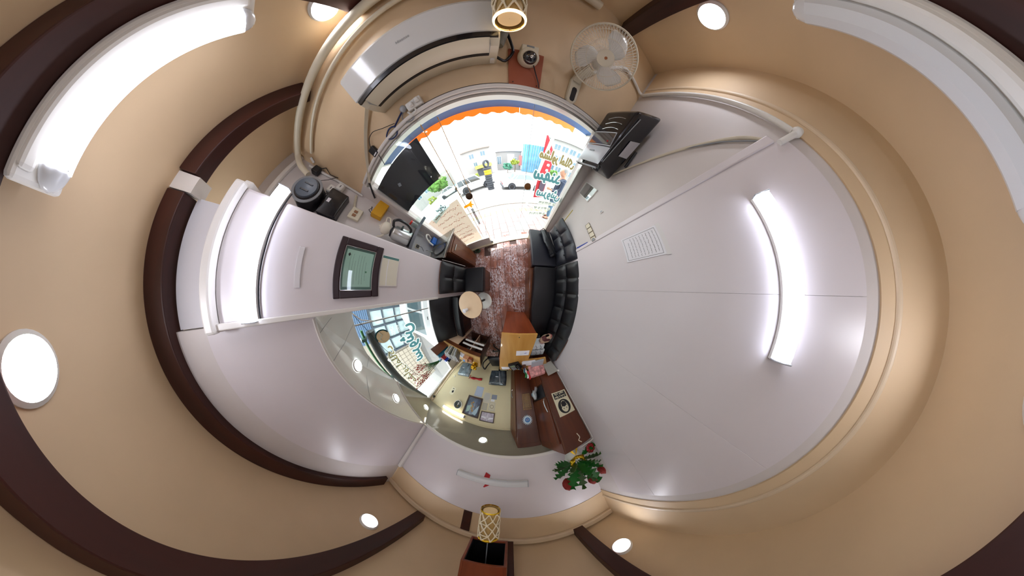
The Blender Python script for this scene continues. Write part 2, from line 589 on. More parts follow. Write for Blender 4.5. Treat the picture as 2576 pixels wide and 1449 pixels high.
# khaki back wall of the alcove
wk = struct(slab('K', -1.95, 1.0, 0, 2.3, .1).build('wall_back', 'khaki'))
slab('K', -1.83, .0, 1.77, 1.79, .012, .012).build('cornice_strip', 'khaki', wk)
kx = [wall('K', -1.83, 0, .01), wall('K', -1.80, 0, .01)]
slab('K', -1.83, -1.79, 0.2, 1.76, .012, .014).build('corner_strip', 'beige_lip', wk)

# sloping soffits under the mezzanine
sof = MB()
sof.add([(-1.24, -.16, 2.12), (-1.3, -2.03, 2.10), (-1.79, -1.455, 1.868), (-1.73, -.75, 1.95), (-1.69, -.16, 1.935)],
        [(0, 1, 2), (0, 2, 3), (0, 3, 4)])
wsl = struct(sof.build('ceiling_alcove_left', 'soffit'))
sof = MB()
sof.add([(-1.3, -2.03, 2.10), (.98, -1.945, 2.09), (.98, -2.43, 1.785), (-.03, -2.455, 1.786), (-.55, -2.478, 1.793), (-1.86, -2.56, 1.75), (-1.79, -1.455, 1.868)],
        [(0, 1, 2, 3), (0, 3, 4), (0, 4, 5), (0, 5, 6)])
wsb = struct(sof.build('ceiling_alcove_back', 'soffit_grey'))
struct(MB().tube([(-1.3, -2.03, 2.095), (-1.55, -1.73, 1.975), (-1.785, -1.455, 1.862)], .011, 6).build('trim_1', 'white'))
# thin seams of the soffit panels
def soff_l(x, y):  # height of left soffit along x
    return 2.12 - (abs(x) - 1.24) * .43
for k, pts in enumerate([[(-1.25, -.52), (-1.45, -.48), (-1.69, -.36)], [(-1.26, -1.02), (-1.5, -.86), (-1.7, -.8)], [(-1.25, -.3), (-1.4, -.23)]]):
    MB().tube([(x, y, soff_l(x, y) - .004 - .008 * k * 0) for x, y in pts], .0018, 4).build('panel_joint', 'grey', wsl)

# fascias of the mezzanine
fl_ = struct(MB().prism([(-1.24, -.165), (-1.272, -1.6), (-1.29, -2.04), (-1.36, -2.04), (-1.31, -.165)], 2.11, 2.8).build('wall_fascia_left', 'pvc'))
MB().prism([(-1.245, -.165), (-1.276, -1.6), (-1.295, -2.04), (-1.36, -2.04), (-1.31, -.165)], 2.8, CEIL).build('frieze', 'plaster', fl_)
MB().tube([(-1.238, -.19, 2.112), (-1.268, -1.6, 2.105), (-1.288, -2.0, 2.1)], .012, 6).build('edge_strip', 'white', fl_)
fb = struct(slab('B', -1.3, .93, 2.09, 2.8, .07).build('wall_fascia_back', 'pvc'))
slab('B', -1.3, .93, 2.8, CEIL, .075, .005).build('frieze', 'beige', fb)
slab('B', -1.3, .93, 3.0, 3.045, .03, .035).build('moulding', 'beige_lip', fb, bevel=.008)
slab('B', -1.28, .56, 2.075, 2.115, .02, .02).build('edge_strip', 'white', fb, bevel=.008)
MB().prism([(-1.245, -2.03), (-1.245, -1.985), (-1.285, -1.985), (-1.285, -2.03)], 2.11, 2.8).build('corner_strip', 'white', fb, bevel=.008)
slab('B', -.43, -.352, 2.8, 3.0, .012, .016).build('wood_slat', 'beam', fb)

# ceiling and dark beams running front to back
ce = struct(MB().prism([(-1.8, -2.1), (1.1, -2.1), (1.2, 1.75), (-1.8, 1.1)], CEIL, CEIL + .08).build('ceiling', 'beige'))
def beam(n, x0, y0, x1, y1, w, z0=3.0):
    return struct(MB().prism([(x0, y0), (x1, y1), (x1 + w, y1), (x0 + w, y0)], z0, CEIL).build('trim_%d' % n, 'beam', bevel=.004))
beam(2, -.825, -1.94, -.705, 1.24, .088)
beam(3, .49, -1.94, .64, 1.53, .085)
beam(4, -.09, -1.94, -.065, 1.38, .1)
beam(5, -1.33, -1.93, -1.27, .35, .075, 2.965)
beam(6, -1.265, .43, -1.225, 1.13, .075, 2.965)
struct(MB().box((-1.28, .355, 2.94), (-1.2, .425, CEIL)).build('trim_7', 'white'))

# front wall: header, jambs, low kick wall
wf = struct(slab('F', -1.69, 1.12, 2.2, CEIL, .14).build('wall_front', 'beige'))
slab('F', -1.69, -1.525, -.05, 2.2, .14).build('jamb', 'plaster', wf)
slab('F', .925, 1.12, -.05, 2.2, .14).build('jamb', 'plaster', wf)
slab('F', -1.53, -.585, -.05, .235, .1, -.02).build('kick_panel', 'white', wf)
struct(slab('F', -1.5, .93, 2.17, 2.2, .05, .03).build('trim_8', 'white', bevel=.006))
struct(slab('F', -1.53, .93, 2.148, 2.17, .08, .012).build('trim_9', 'white', bevel=.006))
struct(slab('F', -1.53, .93, 2.126, 2.148, .1, -.01).build('trim_10', 'alu', bevel=.004))
struct(slab('F', -.62, .9, 2.19, 2.212, .02, .012).build('trim_11', 'black'))
struct(slab('F', -1.535, -1.5, .2, 2.1, .07, .01).build('trim_12', 'white', bevel=.004))
struct(slab('F', .9, .935, .0, 2.1, .07, .02).build('trim_13', 'alu', bevel=.004))
w2 = struct(slab('F', -1.5, -.705, .24, 2.128, .008, -.03).build('window_2', 'glass'))
def leaf(n, t0, t1, off):
    d = struct(slab('F', t0, t1, .03, 2.128, .008, off).build('door_%d' % n, 'glass'))
    return d
d1 = leaf(1, -1.35, -.572, -.075)
for t in (-.708,): slab('F', t - .003, t + .003, .1, 2.1, .009, -.029).build('glass_edge', mat('amber_glass_edge', '#d9a04a', .3), w2)
slab('F', -.575, -.569, .05, 2.1, .009, -.0745).build('glass_edge', bpy.data.materials['amber_glass_edge'], d1)
slab('F', -.6, -.53, .03, .085, .05, -.03).build('floor_guide', 'grey', d1)
d2 = leaf(2, .2, .9, -.06)
slab('F', .197, .2, .05, 2.1, .006, -.0595).build('glass_edge', 'grey', d2)
def knob(d, t, z, m):
    c = wall('F', t, z, -.035)
    T = Matrix.Translation(c) @ Matrix.Rotation(wrz('F'), 4, 'Z') @ Matrix.Rotation(PI / 2, 4, 'X')
    MB().lathe([(.0, -.0), (.046, 0), (.05, .006), (.05, .014), (.035, .022), (.0, .024)], 24, T=T).build('door_knob', m, d, smooth=True)
knob(d1, -.598, 1.18, mat('brown_wood_knob', '#4e3a28', .4))
knob(d2, .232, 1.187, mat('copper_knob', '#8a5a2c', .4))
bar = MB()
for s in (0, 1):
    bar.tube([wall('F', -.65 + .018 * s, z, -.02) for z in (.66, .8, .99)], .007, 8)
bar.build('pull_handle', 'black', d1)
# marble threshold
th = struct(MB().prism([wall('F', -1.5, 0, .03)[:2], wall('F', .93, 0, .03)[:2], wall('F', .93, 0, -.14)[:2], wall('F', -1.5, 0, -.14)[:2]], -.05, .022).build('trim_14', mat('cream_marble', '#d8cbb0', .35, vary=.06, vscale=8), bevel=.004))

# ================================================================== LAMPS
def tube_lamp(name, label, loc, rz, length, h=.075, d=.05, lit=None, group=None, cap=.03, rot=None, wire=None):
    """slim batten: housing against the wall (local y = 0), diffuser in front"""
    t = thing(name, label, 'lamp', loc, rz, group, rot)
    L = length / 2
    MB().box((-L, -.018, -h / 2), (L, 0, h / 2)).build('housing', 'plastic', t, bevel=.004)
    prof = [(-.5, 0), (-.5, -.55), (-.38, -.9), (0, -1.0), (.38, -.9), (.5, -.55), (.5, 0)]
    mb = MB()
    vs = []
    for x in (-L + cap, L - cap):
        vs += [(x, -.018 + q * (d - .018), p * h * .96) for p, q in prof]
    n = len(prof)
    fs = [(i, i + 1, n + i + 1, n + i) for i in range(n - 1)] + [tuple(range(n - 1, -1, -1)), tuple(range(n, 2 * n))]
    mb.add(vs, fs).build('diffuser', lit or 'tube_off', t)
    for s in (-1, 1):
        MB().box((s * L, -d * .98, -h * .49), (s * (L - cap), -.002, h * .49)).build('end_cap', 'lgrey', t, bevel=.008)
    return t
def lamp_wall(name, label, w, t0, t1, z, **k):
    return tube_lamp(name, label, wall(w, (t0 + t1) / 2, z, k.pop('off', .001)), wrz(w), abs(t1 - t0) * math.hypot(WALL[w][2], WALL[w][3]), **k)
t = lamp_wall('tube_lamp', 'lit white tube lamp on the white right wall', 'R', .365, -.262, 2.362, lit='tube_on', off=.016, cap=.008, h=.08)
t = lamp_wall('tube_lamp', 'lit white tube lamp across the top of the white column', 'C', .52, -.157, 2.465, lit='tube_on', cap=.006, h=.078)
t.rotation_euler.y = .03
w_ = MB().tube([(-.33, -.008, -.047), (-.1, -.008, -.05), (.02, -.008, -.052), (.1, -.01, -.049), (.33, -.006, -.046)], .004, 6).build('cable', 'black', t)
t = lamp_wall('tube_lamp', 'unlit white tube lamp on the fascia above the alcove', 'B', .168, -.59, 2.41, cap=.012, h=.07)
t = lamp_wall('tube_lamp', 'small lit tube lamp on the khaki wall above the clock', 'K', -1.46, -.905, 1.716, lit='tube_on_k', cap=.025, h=.055, d=.045)
# ceiling battens under the beams: local -y points down
def ceil_tube(label, x0, y0, x1, y1, z, lit):
    rz = math.atan2(y1 - y0, x1 - x0)
    t = thing('tube_lamp', label, 'lamp', ((x0 + x1) / 2, (y0 + y1) / 2, z))
    t.rotation_euler = Euler((PI / 2, 0, rz), 'XYZ')
    L = math.hypot(x1 - x0, y1 - y0) / 2
    # local x along, local y up(+)/down(-) after rotation, local z sideways
    s = -1 if x0 > 0 else 1
    MB().box((-L, -.03, -.06), (L, 0, .06)).build('housing', 'plastic', t, bevel=.01)
    MB().box((-L + .02, -.04, .018 * s), (L - .02, -.02, .056 * s)).build('reflector', 'plastic', t, bevel=.01)
    mb = MB()
    pr_ = [(-.06, -.012), (-.06, -.04), (-.048, -.058), (-.02, -.064), (.008, -.058), (.016, -.04), (.016, -.012)]
    vs = []
    for x in (-L + .045, L - .045): vs += [(x, q, -p * -s) for p, q in pr_]
    n = len(pr_)
    mb.add(vs, [(i, i + 1, n + i + 1, n + i) for i in range(n - 1)] + [tuple(range(n - 1, -1, -1)), tuple(range(n, 2 * n))]).build('diffuser', lit, t)
    for e in (-1, 1):
        MB().ball((e * (L - .05), -.034, -.022 * s), 1, 16, sc=(.05, .029, .037)).build('end_cap', 'tube_off', t, smooth=True)
    return t
ceil_tube('lit tube lamp under the left dark ceiling beam', -.795, .165, -.75, .81, 2.999, 'tube_on_c')
ceil_tube('unlit tube lamp under the right dark ceiling beam', .69, .07, .715, .735, 2.999, 'tube_off')

def downlight(label, loc, r=.068, lit=.042, m='spot_on', rot=None):
    t = thing('downlight', label, 'lamp', loc, rot=rot)
    MB().lathe([(lit, -.001), (r * .86, -.014), (r, -.006), (r, .001)], 32, cap0=False, cap1=False).build('rim', 'plastic', t, smooth=True)
    MB().lathe([(0.001, -.004), (lit, -.004)], 32, cap0=False, cap1=False).build('lens', m, t)
    return t
G6 = None
downlight('big glaring round downlight beside the left ceiling beam, far left', (-.84, -.14, CEIL), .07, .066)
downlight('round downlight near the front, left of the air conditioner', (-.744, 1.113, CEIL), .068, .06)
downlight('round downlight near the front, right of the white fan', (.792, 1.076, CEIL), .068, .052)
downlight('small round downlight near the back, left of the pendant box', (-.93, -1.52, CEIL))
downlight('small round downlight near the back, right of the pendant box', (.672, -1.58, CEIL))
downlight('round downlight at the far right edge of the ceiling', (.70, -.15, CEIL))
def soff(label, x, y):
    """set flush into the sloping soffit: height and slope read from its triangles"""
    for so in (wsl, wsb):
        for p in so.data.polygons:
            vs = [so.data.vertices[i].co for i in p.vertices]
            for k in range(1, len(vs) - 1):
                a, b, c = vs[0], vs[k], vs[k + 1]
                d = (b.y - c.y) * (a.x - c.x) + (c.x - b.x) * (a.y - c.y)
                if abs(d) < 1e-9: continue
                l1 = ((b.y - c.y) * (x - c.x) + (c.x - b.x) * (y - c.y)) / d
                l2 = ((c.y - a.y) * (x - c.x) + (a.x - c.x) * (y - c.y)) / d
                if min(l1, l2, 1 - l1 - l2) < -1e-4: continue
                z = l1 * a.z + l2 * b.z + (1 - l1 - l2) * c.z
                n = (b - a).cross(c - a).normalized()
                if n.z < 0: n = -n
                downlight(label, Vector((x, y, z)) - n * .002, .062, .056, 'spot_cool', rot=n.to_track_quat('Z', 'Y').to_euler())
                return
soff('round soffit light nearest the white column, above the window', -1.444, -.726)
soff('round soffit light in the middle, beside the white mitre strip', -1.505, -1.43)
soff('round soffit light just past the mitre strip, in the corner', -1.60, -2.22)
soff('round soffit light on the grey slope near the brown cabinets', -.419, -2.2)

# pendants with a pebble-cut shade under a wooden box
def pendant(x, y, label, boxlabel):
    t = thing('pendant_lamp', label, 'lamp', (x, y, 2.42))
    r = .066
    MB().tube([(0, 0, .2), (0, 0, .4)], .003, 6).build('cord', 'grey', t)
    MB().lathe([(r * 1.0, 0), (r * 1.04, .004), (r * 1.04, .01), (r * .98, .012)], 32, cap0=False, cap1=False).build('rim', 'gold', t, smooth=True)
    MB().lathe([(.001, .016), (.05, .016)], 28, cap0=False, cap1=False).build('diffuser', mat('cream_diffuser', '#d9bd8e', .5, emit=.12, ecol='#ffd9a0'), t)
    MB().lathe([(r * .93, .006), (r * .9, .215), (.004, .218)], 32, cap0=False, cap1=False).build('inner_shade', mat('amber_inner_shade', '#b3945a', .5), t, smooth=True)
    # pebble pattern: cream net proud of the shade, made from rings of rounded cells
    net = MB()
    rnd = random.Random(3)
    rows, cols_ = 5, 8
    pts = {}
    for i in range(rows + 1):
        for j in range(cols_):
            z = .01 + i * .2 / rows + (rnd.uniform(-.009, .009) if 0 < i < rows else 0)
            a = (j + (.5 if i % 2 else 0) + rnd.uniform(-.18, .18)) / cols_ * 2 * PI
            pts[i, j] = (a, z)
    def P3(a, z): return ((r * 1.0) * math.cos(a), (r * 1.0) * math.sin(a), z)
    for i in range(rows):
        for j in range(cols_):
            a0, z0 = pts[i, j]
            for k in (0, 1):
                jj = (j + (k if i % 2 else k - 1)) % cols_
                a1, z1 = pts[i + 1, jj]
                while a1 - a0 > PI: a1 -= 2 * PI
                while a1 - a0 < -PI: a1 += 2 * PI
                net.tube([P3(a0 + (a1 - a0) * q / 3, z0 + (z1 - z0) * q / 3) for q in range(4)], [.0055, .004, .004, .0055], 5)
    for i in (2, 4):
        for j in range(0, cols_, 2):
            a0, z0 = pts[i, j]; a1, z1 = pts[i, (j + 1) % cols_]
            while a1 - a0 > PI: a1 -= 2 * PI
            while a1 - a0 < -PI: a1 += 2 * PI
            net.tube([P3(a0 + (a1 - a0) * q / 3, z0 + (z1 - z0) * q / 3) for q in range(4)], .004, 5)
    net.build('pebble_net', mat('cream_net', '#ece0c2', .4), t, smooth=True)
    MB().lathe([(r * .99, .205), (r * 1.03, .208), (r * 1.03, .216), (r * .97, .22)], 32).build('top_ring', 'gold', t, smooth=True)
    b = thing('pendant_box', boxlabel, 'box', (x + .0, y, 2.75))
    a = .118
    for s in (-1, 1):
        MB().box((s * a, -a, 0), (s * (a - .014), a, .245)).build('side', 'red_wood', b, bevel=.002)
        MB().box((-a + .014, s * a, 0), (a - .014, s * (a - .014), .245)).build('side', 'red_wood', b, bevel=.002)
    MB().box((-a + .014, -a + .014, .2), (a - .014, a - .014, .215)).build('inner_plate', 'black', b)
    for s in (-1, 1):  # added black sheets: the shade inside the box, put in as colour
        MB().box((s * (a - .014), -a + .014, .012), (s * (a - .017), a - .014, .2)).build('shade_liner', 'black', b)
        MB().box((-a + .017, s * (a - .014), .012), (a - .017, s * (a - .017), .2)).build('shade_liner', 'black', b)
    MB().tube([(0, 0, .199), (0, 0, .065)], .003, 6).build('cord_holder', 'grey', b)
    return t
pendant(-.145, -1.505, 'pendant lamp with pebble-cut cream shade near the back fascia', 'open wooden ceiling box above the back pendant lamp')
pendant(-.01, 1.10, 'pendant lamp with glowing rim in front of the air conditioner', 'open wooden ceiling box above the front pendant lamp')
fr = [o for o in bpy.data.objects if o.name.startswith('pendant_lamp')][-1]
MB().lathe([(.062, -.001), (.0705, .001), (.0715, .008), (.067, .01)], 32, cap0=False, cap1=False).build('glowing_rim', 'warm', fr, smooth=True)

# ================================================================== ON THE FRONT WALL
ac = on_wall('air_conditioner', 'white split air conditioner above the glass front', 'air conditioner', 'F', -.49, 2.36, .0)
W2 = .40
prof = [(0, .0), (-.12, .0), (-.17, .01), (-.205, .035), (-.215, .06), (-.21, .225), (-.195, .25), (-.15, .262), (0, .262)]
mb = MB(); n = len(prof)
vs = [(x, y, z) for x in (-W2, W2) for y, z in prof]
mb.add(vs, [(i, i + 1, n + i + 1, n + i) for i in range(n - 1)] + [tuple(range(n - 1, -1, -1)), tuple(range(n, 2 * n)), (n - 1, 0, n, 2 * n - 1)])
mb.build('body', 'ivory', ac, bevel=.006)
MB().add([(x, y, z) for x in (-W2 - .002, W2 + .002) for y, z in ((-.217, .062), (-.223, .066), (-.219, .228), (-.2, .255), (-.19, .25))],
         [(0, 1, 6, 5), (1, 2, 7, 6), (2, 3, 8, 7), (3, 4, 9, 8), (0, 4, 3, 2, 1), (5, 6, 7, 8, 9)]).build('front_panel', mat('white_gloss_panel', '#dfe0de', .12, coat=.6), ac, bevel=.003)
MB().add([(x, y, z) for x in (-W2 + .008, W2 - .01) for y, z in ((-.2195, .035), (-.2195, .06), (-.2, .035), (-.2, .06))], [(0, 1, 5, 4), (0, 4, 6, 2), (1, 3, 7, 5), (2, 6, 7, 3), (0, 2, 3, 1), (4, 5, 7, 6)]).build('dark_gap', 'blackgloss', ac)
MB().add([(x, y, z) for x in (-W2 + .05, W2 - .05) for y, z in ((-.215, .03), (-.175, .005), (-.125, -.003), (-.125, .003), (-.17, .012), (-.208, .035))],
         [(i, (i + 1) % 6, 6 + (i + 1) % 6, 6 + i) for i in range(6)] + [(5, 4, 3, 2, 1, 0), (6, 7, 8, 9, 10, 11)]).build('louver', 'ivory', ac, smooth=True)
MB().box((-W2 + .05, -.122, -.004), (W2 - .05, -.1, .004)).build('outlet_slot', 'black', ac)
for s in (-1, 1): MB().box((s * (W2 - .048), -.2, -.001), (s * (W2 - .05), -.1, .03)).build('louver_joint', 'grey', ac)
text('brand_mark', 'Hisense', .022, 'grey', ac, (-.03, -.2235, .15), persian=False)
MB().box((.36, -.07, -.012), (.385, -.03, .0)).build('clip', 'plastic', ac)

cp = on_wall('mounting_board', 'terracotta board behind the dome camera above the door', 'board', 'F', .085, 2.335, .0)
MB().box((-.112, -.016, -.13), (.112, 0, .135)).build('board', mat('terracotta_board', '#a4573c', .6, vary=.06), cp, bevel=.002)
for sx in (-1, 1): MB().lathe([(.004, 0), (.004, .004)], 8, T=Matrix.Translation((sx * .085, -.016, -.112)) @ Matrix.Rotation(PI / 2, 4, 'X')).build('screw', 'black', cp)
dc = on_wall('dome_camera', 'white dome security camera on the terracotta board', 'camera', 'F', .088, 2.405, .0165)
T = Matrix.Rotation(PI / 2 + .5, 4, 'X')
MB().lathe([(.062, 0), (.066, .02), (.064, .045), (.055, .062), (.045, .064)], 28, T=Matrix.Rotation(PI / 2, 4, 'X')).box((-.05, -.06, .03), (.05, 0, .07)).build('housing', 'ivory', dc, bevel=.004, smooth=True)
MB().ball((0, -.058, -.018), .045, 20).build('dome', mat('smoked_dome', '#23232b', .08, coat=1), dc, smooth=True)
MB().ball((.0, -.096, -.03), .012, 12).build('lens', 'chrome', dc, smooth=True)
MB().box((-.022, -.0615, .055), (.022, -.06, .066)).build('label_plate', 'grey', dc)
for sx in (-1, 1): MB().lathe([(.006, 0), (.006, .004)], 8, T=Matrix.Translation((sx * .05, -.05, .005)) @ Matrix.Rotation(PI / 2, 4, 'X')).build('screw', 'grey', dc)
MB().tube([(.03, -.05, -.06), (.06, -.02, -.1), (.085, -.018, -.16), (.095, -.017, -.2)], .004, 6).build('cable', 'black', dc)

# wall fan
fan = on_wall('wall_fan', 'white wall fan with wire cage, right of the camera', 'fan', 'F', .455, 2.3, .0)
MB().prism_y([(-.045, -.07), (-.03, -.1), (0, -.112), (.03, -.1), (.045, -.07), (.045, .09), (.03, .13), (-.03, .13), (-.045, .09)], -.035, 0).build('base', 'ivory', fan, bevel=.008)
MB().prism_y([(-.022, -.07), (-.012, -.085), (.012, -.085), (.022, -.07), (.022, .02), (.012, .035), (-.012, .035), (-.022, .02)], -.0385, -.034).build('control_panel', 'black', fan, bevel=.003)
MB().tube([(0, -.02, .1), (0, -.07, .15), (.02, -.12, .19)], [.04, .034, .045], 12).build('neck', 'ivory', fan, smooth=True)
fc = Vector((.03, -.20, .24))
fd = Vector((-.42, -.82, -.42)).normalized()        # direction the fan faces, wall frame
FM = Matrix.Translation(fc) @ fd.to_track_quat('Z', 'Y').to_matrix().to_4x4()
R_ = .195
MB().lathe([(.03, -.13), (.06, -.12), (.065, -.05), (.04, -.04)], 20, T=FM).build('motor', 'ivory', fan, smooth=True)
cage = MB()
for j in range(72):
    a = 2 * PI * j / 72
    def q(r, z): return (r * math.cos(a + r * 1.2), r * math.sin(a + r * 1.2), z)
    cage.tube([q(.05, .055), q(.11, .05), q(.165, .03), q(R_, 0)], .0011, 4, T=FM)
    cage.tube([q(.06, -.06), q(.12, -.055), q(.17, -.04), q(R_, 0)], .0011, 4, T=FM)
tag(cage.build('cage_wires', 'plastic', fan), kind='stuff')
rim = MB()
rim.tube([(R_ * math.cos(2 * PI * j / 48), R_ * math.sin(2 * PI * j / 48), 0) for j in range(48)], .006, 8, closed=True, T=FM)
for rr, zz in ((.11, .051), (.16, .033)):
    rim.tube([(rr * math.cos(2 * PI * j / 40), rr * math.sin(2 * PI * j / 40), zz) for j in range(40)], .0016, 5, closed=True, T=FM)
rim.build('cage_rim', 'ivory', fan, smooth=True)
MB().lathe([(0.001, .064), (.04, .064), (.05, .058), (.05, .05)], 28, T=FM).build('badge', 'ivory', fan, smooth=True)
MB().lathe([(0.001, .0665), (.009, .066), (.009, .06)], 12, T=FM).build('badge_mark', mat('copper_mark', '#a4663a', .4), fan)
for k in range(3):
    mb = MB()
    def bl(u, v):
        r = .03 + u * .14
        wdt = (.25 + 1.5 * math.sin(PI * min(1, u * .82 + .1)) * .55)
        a = 2 * PI * k / 3 + .9 + (v - .5) * wdt * 1.15 + u * .5
        return (r * math.cos(a), r * math.sin(a), .0 + (v - .5) * .035)
    mb.grid(bl, 8, 6, T=FM)
    mb.build('blade', mat('translucent_white_blade', '#dfdcd4', .3), fan, smooth=True, solid=.003)
MB().lathe([(.028, -.04), (.03, .03), (.001, .045)], 20, T=FM).build('hub', 'ivory', fan, smooth=True)

# router and adapters on the front wall
rt = on_wall('power_adapter', 'black rectangular adapter on the front wall, above the navy sign', 'adapter', 'F', -1.145, 2.225, .0)
MB().box((-.032, -.035, -.045), (.032, 0, .045)).build('case', 'black', rt, bevel=.008)
MB().box((-.02, -.0365, -.036), (.02, -.035, -.024)).build('label', 'paper', rt)
MB().tube([(.0, -.02, .045), (.05, -.02, .1), (.12, -.03, .1), (.2, -.03, .05), (.3, -.03, .0)], .003, 6).build('cable', 'black', rt)
MB().tube([(.01, -.02, -.045), (.0, -.02, -.1), (-.02, -.02, -.16)], .003, 6).build('cable', 'black', rt)
ex = on_wall('extension_block', 'white extension block above the top of the glass front', 'socket', 'F', -.64, 2.235, .0)
MB().box((-.075, -.045, -.025), (.04, 0, .04)).build('block', 'plastic', ex, bevel=.006)
MB().box((-.05, -.07, -.012), (-.02, -.045, .022)).box((.0, -.07, -.005), (.03, -.045, .028)).build('plug', 'plastic', ex, bevel=.006)
pl = on_wall('plug_adapter', 'grey round plug with white cable beside the extension block', 'plug', 'F', -.745, 2.27, .0)
MB().ball((0, -.02, 0), .026, 12, sc=(1, .8, 1.1)).build('plug', 'lgrey', pl, smooth=True)
MB().tube([(-.01, -.02, -.02), (-.04, -.02, -.05), (-.03, -.02, -.1), (.02, -.02, -.12), (.05, -.02, -.09)], .004, 6).build('cable', 'grey', pl)
MB().tube([(.03, -.03, -.02), (.07, -.03, -.03), (.08, -.03, -.08), (.04, -.03, -.09), (.02, -.03, -.05)], .007, 6).build('cable', 'plastic', pl)
cl = on_wall('coiled_cable', 'loop of blue cable hanging beside the glass front top', 'cable', 'F', -.92, 2.19, .0)
MB().tube([(.055 * math.cos(a) * (1 + .1 * math.sin(3 * a)) , -.02 - .006 * math.sin(2 * a), .042 * math.sin(a)) for a in [i * .3 for i in range(21)]], .007, 6, closed=True).tube([(.05, -.02, .02), (.1, -.02, .04), (.16, -.03, .06)], .007, 6).build('coil', mat('navy_cable', '#16295c', .4), cl, smooth=True)

# pipes and trunking
pp = thing('pipe', 'cream conduit pipe along the top of the right wall to the fan', 'pipe')
MB().tube([wall('R', .56, 2.755, .02), wall('R', 1.0, 2.765, .02), wall('R', 1.57, 2.77, .02)], .013, 10).build('run', 'plastic', pp, smooth=True)
MB().tube([wall('R', 1.57, 2.77, .02), wall('F', 1.04, 2.79, .02), wall('F', .8, 2.8, .02), wall('F', .62, 2.62, .02), wall('F', .5, 2.46, .02)], .012, 8).build('run', 'plastic', pp, smooth=True)
MB().tube([wall('R', .545, 2.785, .02), wall('R', .545, 2.66, .02)], .013, 10).build('drop', 'plastic', pp, smooth=True)
MB().ball(wall('R', .548, 2.765, .02), .022, 12).build('elbow', 'plastic', pp, smooth=True)
cb = thing('cable', 'white cable sagging from the wall strip to the black heater', 'cable')
MB().tube([wall('R', .6, 2.63, .01), wall('R', .68, 2.56, .01), wall('R', .85, 2.28, .012), wall('R', 1.0, 2.04, .014), wall('R', 1.15, 1.83, .016), wall('R', 1.25, 1.74, .016)], .009, 8).build('cable', 'ivory', cb, smooth=True)
MB().tube([wall('R', .6, 2.615, .012), wall('R', .72, 2.47, .012), wall('R', .9, 2.2, .014)], .004, 6).build('thin_cable', 'grey', cb, smooth=True)
tp = thing('pipe', 'thick cream pipe running over the front wall into the nook', 'pipe')
zt = 2.995
pts = [wall('F', .45, 2.99, .04), wall('F', .2, 2.99, .04), wall('F', -.3, 2.985, .045), wall('F', -.8, 2.97, .05), wall('F', -1.3, 2.96, .06), (-1.585, 1.0, 2.95), (-1.6, .93, 2.85), (-1.615, .9, 2.74)]
MB().tube(pts, .024, 12).build('run', 'ivory', tp, smooth=True)
MB().tube([wall('F', -1.55, 2.83, .02), wall('F', -1.2, 2.875, .03), wall('F', -.7, 2.9, .03), wall('F', -.45, 2.915, .03)], .012, 8).build('thin_run', 'ivory', tp, smooth=True)
MB().tube([wall('F', -.44, 2.915, .03), wall('F', -.44, 2.94, .03)], .02, 8).build('cap', 'ivory', tp)
dk = thing('trunking', 'white square trunking down the nook corner to the front wall', 'trunking')
MB().tube([(-1.655, 1.0, 2.83), (-1.655, 1.02, 2.5), (-1.65, 1.02, 2.16)], .012, 4).build('run', 'plastic', dk)
MB().tube([wall('F', -1.6, 2.84, .012), wall('F', -1.63, 2.8, .012)], .012, 4).build('elbow', 'plastic', dk)
dr = thing('drain_pipe', 'grey insulated pipe beside the right end of the air conditioner', 'pipe')
MB().tube([wall('F', -.08, 2.96, .03), wall('F', -.055, 2.8, .05), wall('F', -.045, 2.6, .05), wall('F', -.08, 2.46, .05)], [.02, .032, .03, .022], 10).build('wrap', mat('grey_tape_wrap', '#8f8c80', .6, vary=.2, vscale=30), dr, smooth=True)
MB().tube([wall('F', -.03, 2.56, .03), wall('F', -.0, 2.44, .03), wall('F', -.05, 2.36, .04), wall('F', -.1, 2.38, .05)], .009, 8).build('hose', 'black', dr, smooth=True)
ld = thing('trunking', 'cream duct dropping from the air conditioner end to the frame', 'trunking')
MB().tube([wall('F', -.93, 2.5, .025), wall('F', -1.02, 2.43, .02), wall('F', -1.32, 2.2, .02), wall('F', -1.44, 2.13, .02)], .018, 4).build('run', 'ivory', ld)
MB().tube([wall('F', -1.45, 2.12, .02), wall('F', -1.53, 2.05, .02), wall('F', -1.58, 2.0, .02)], .01, 6).build('cable', 'black', ld)

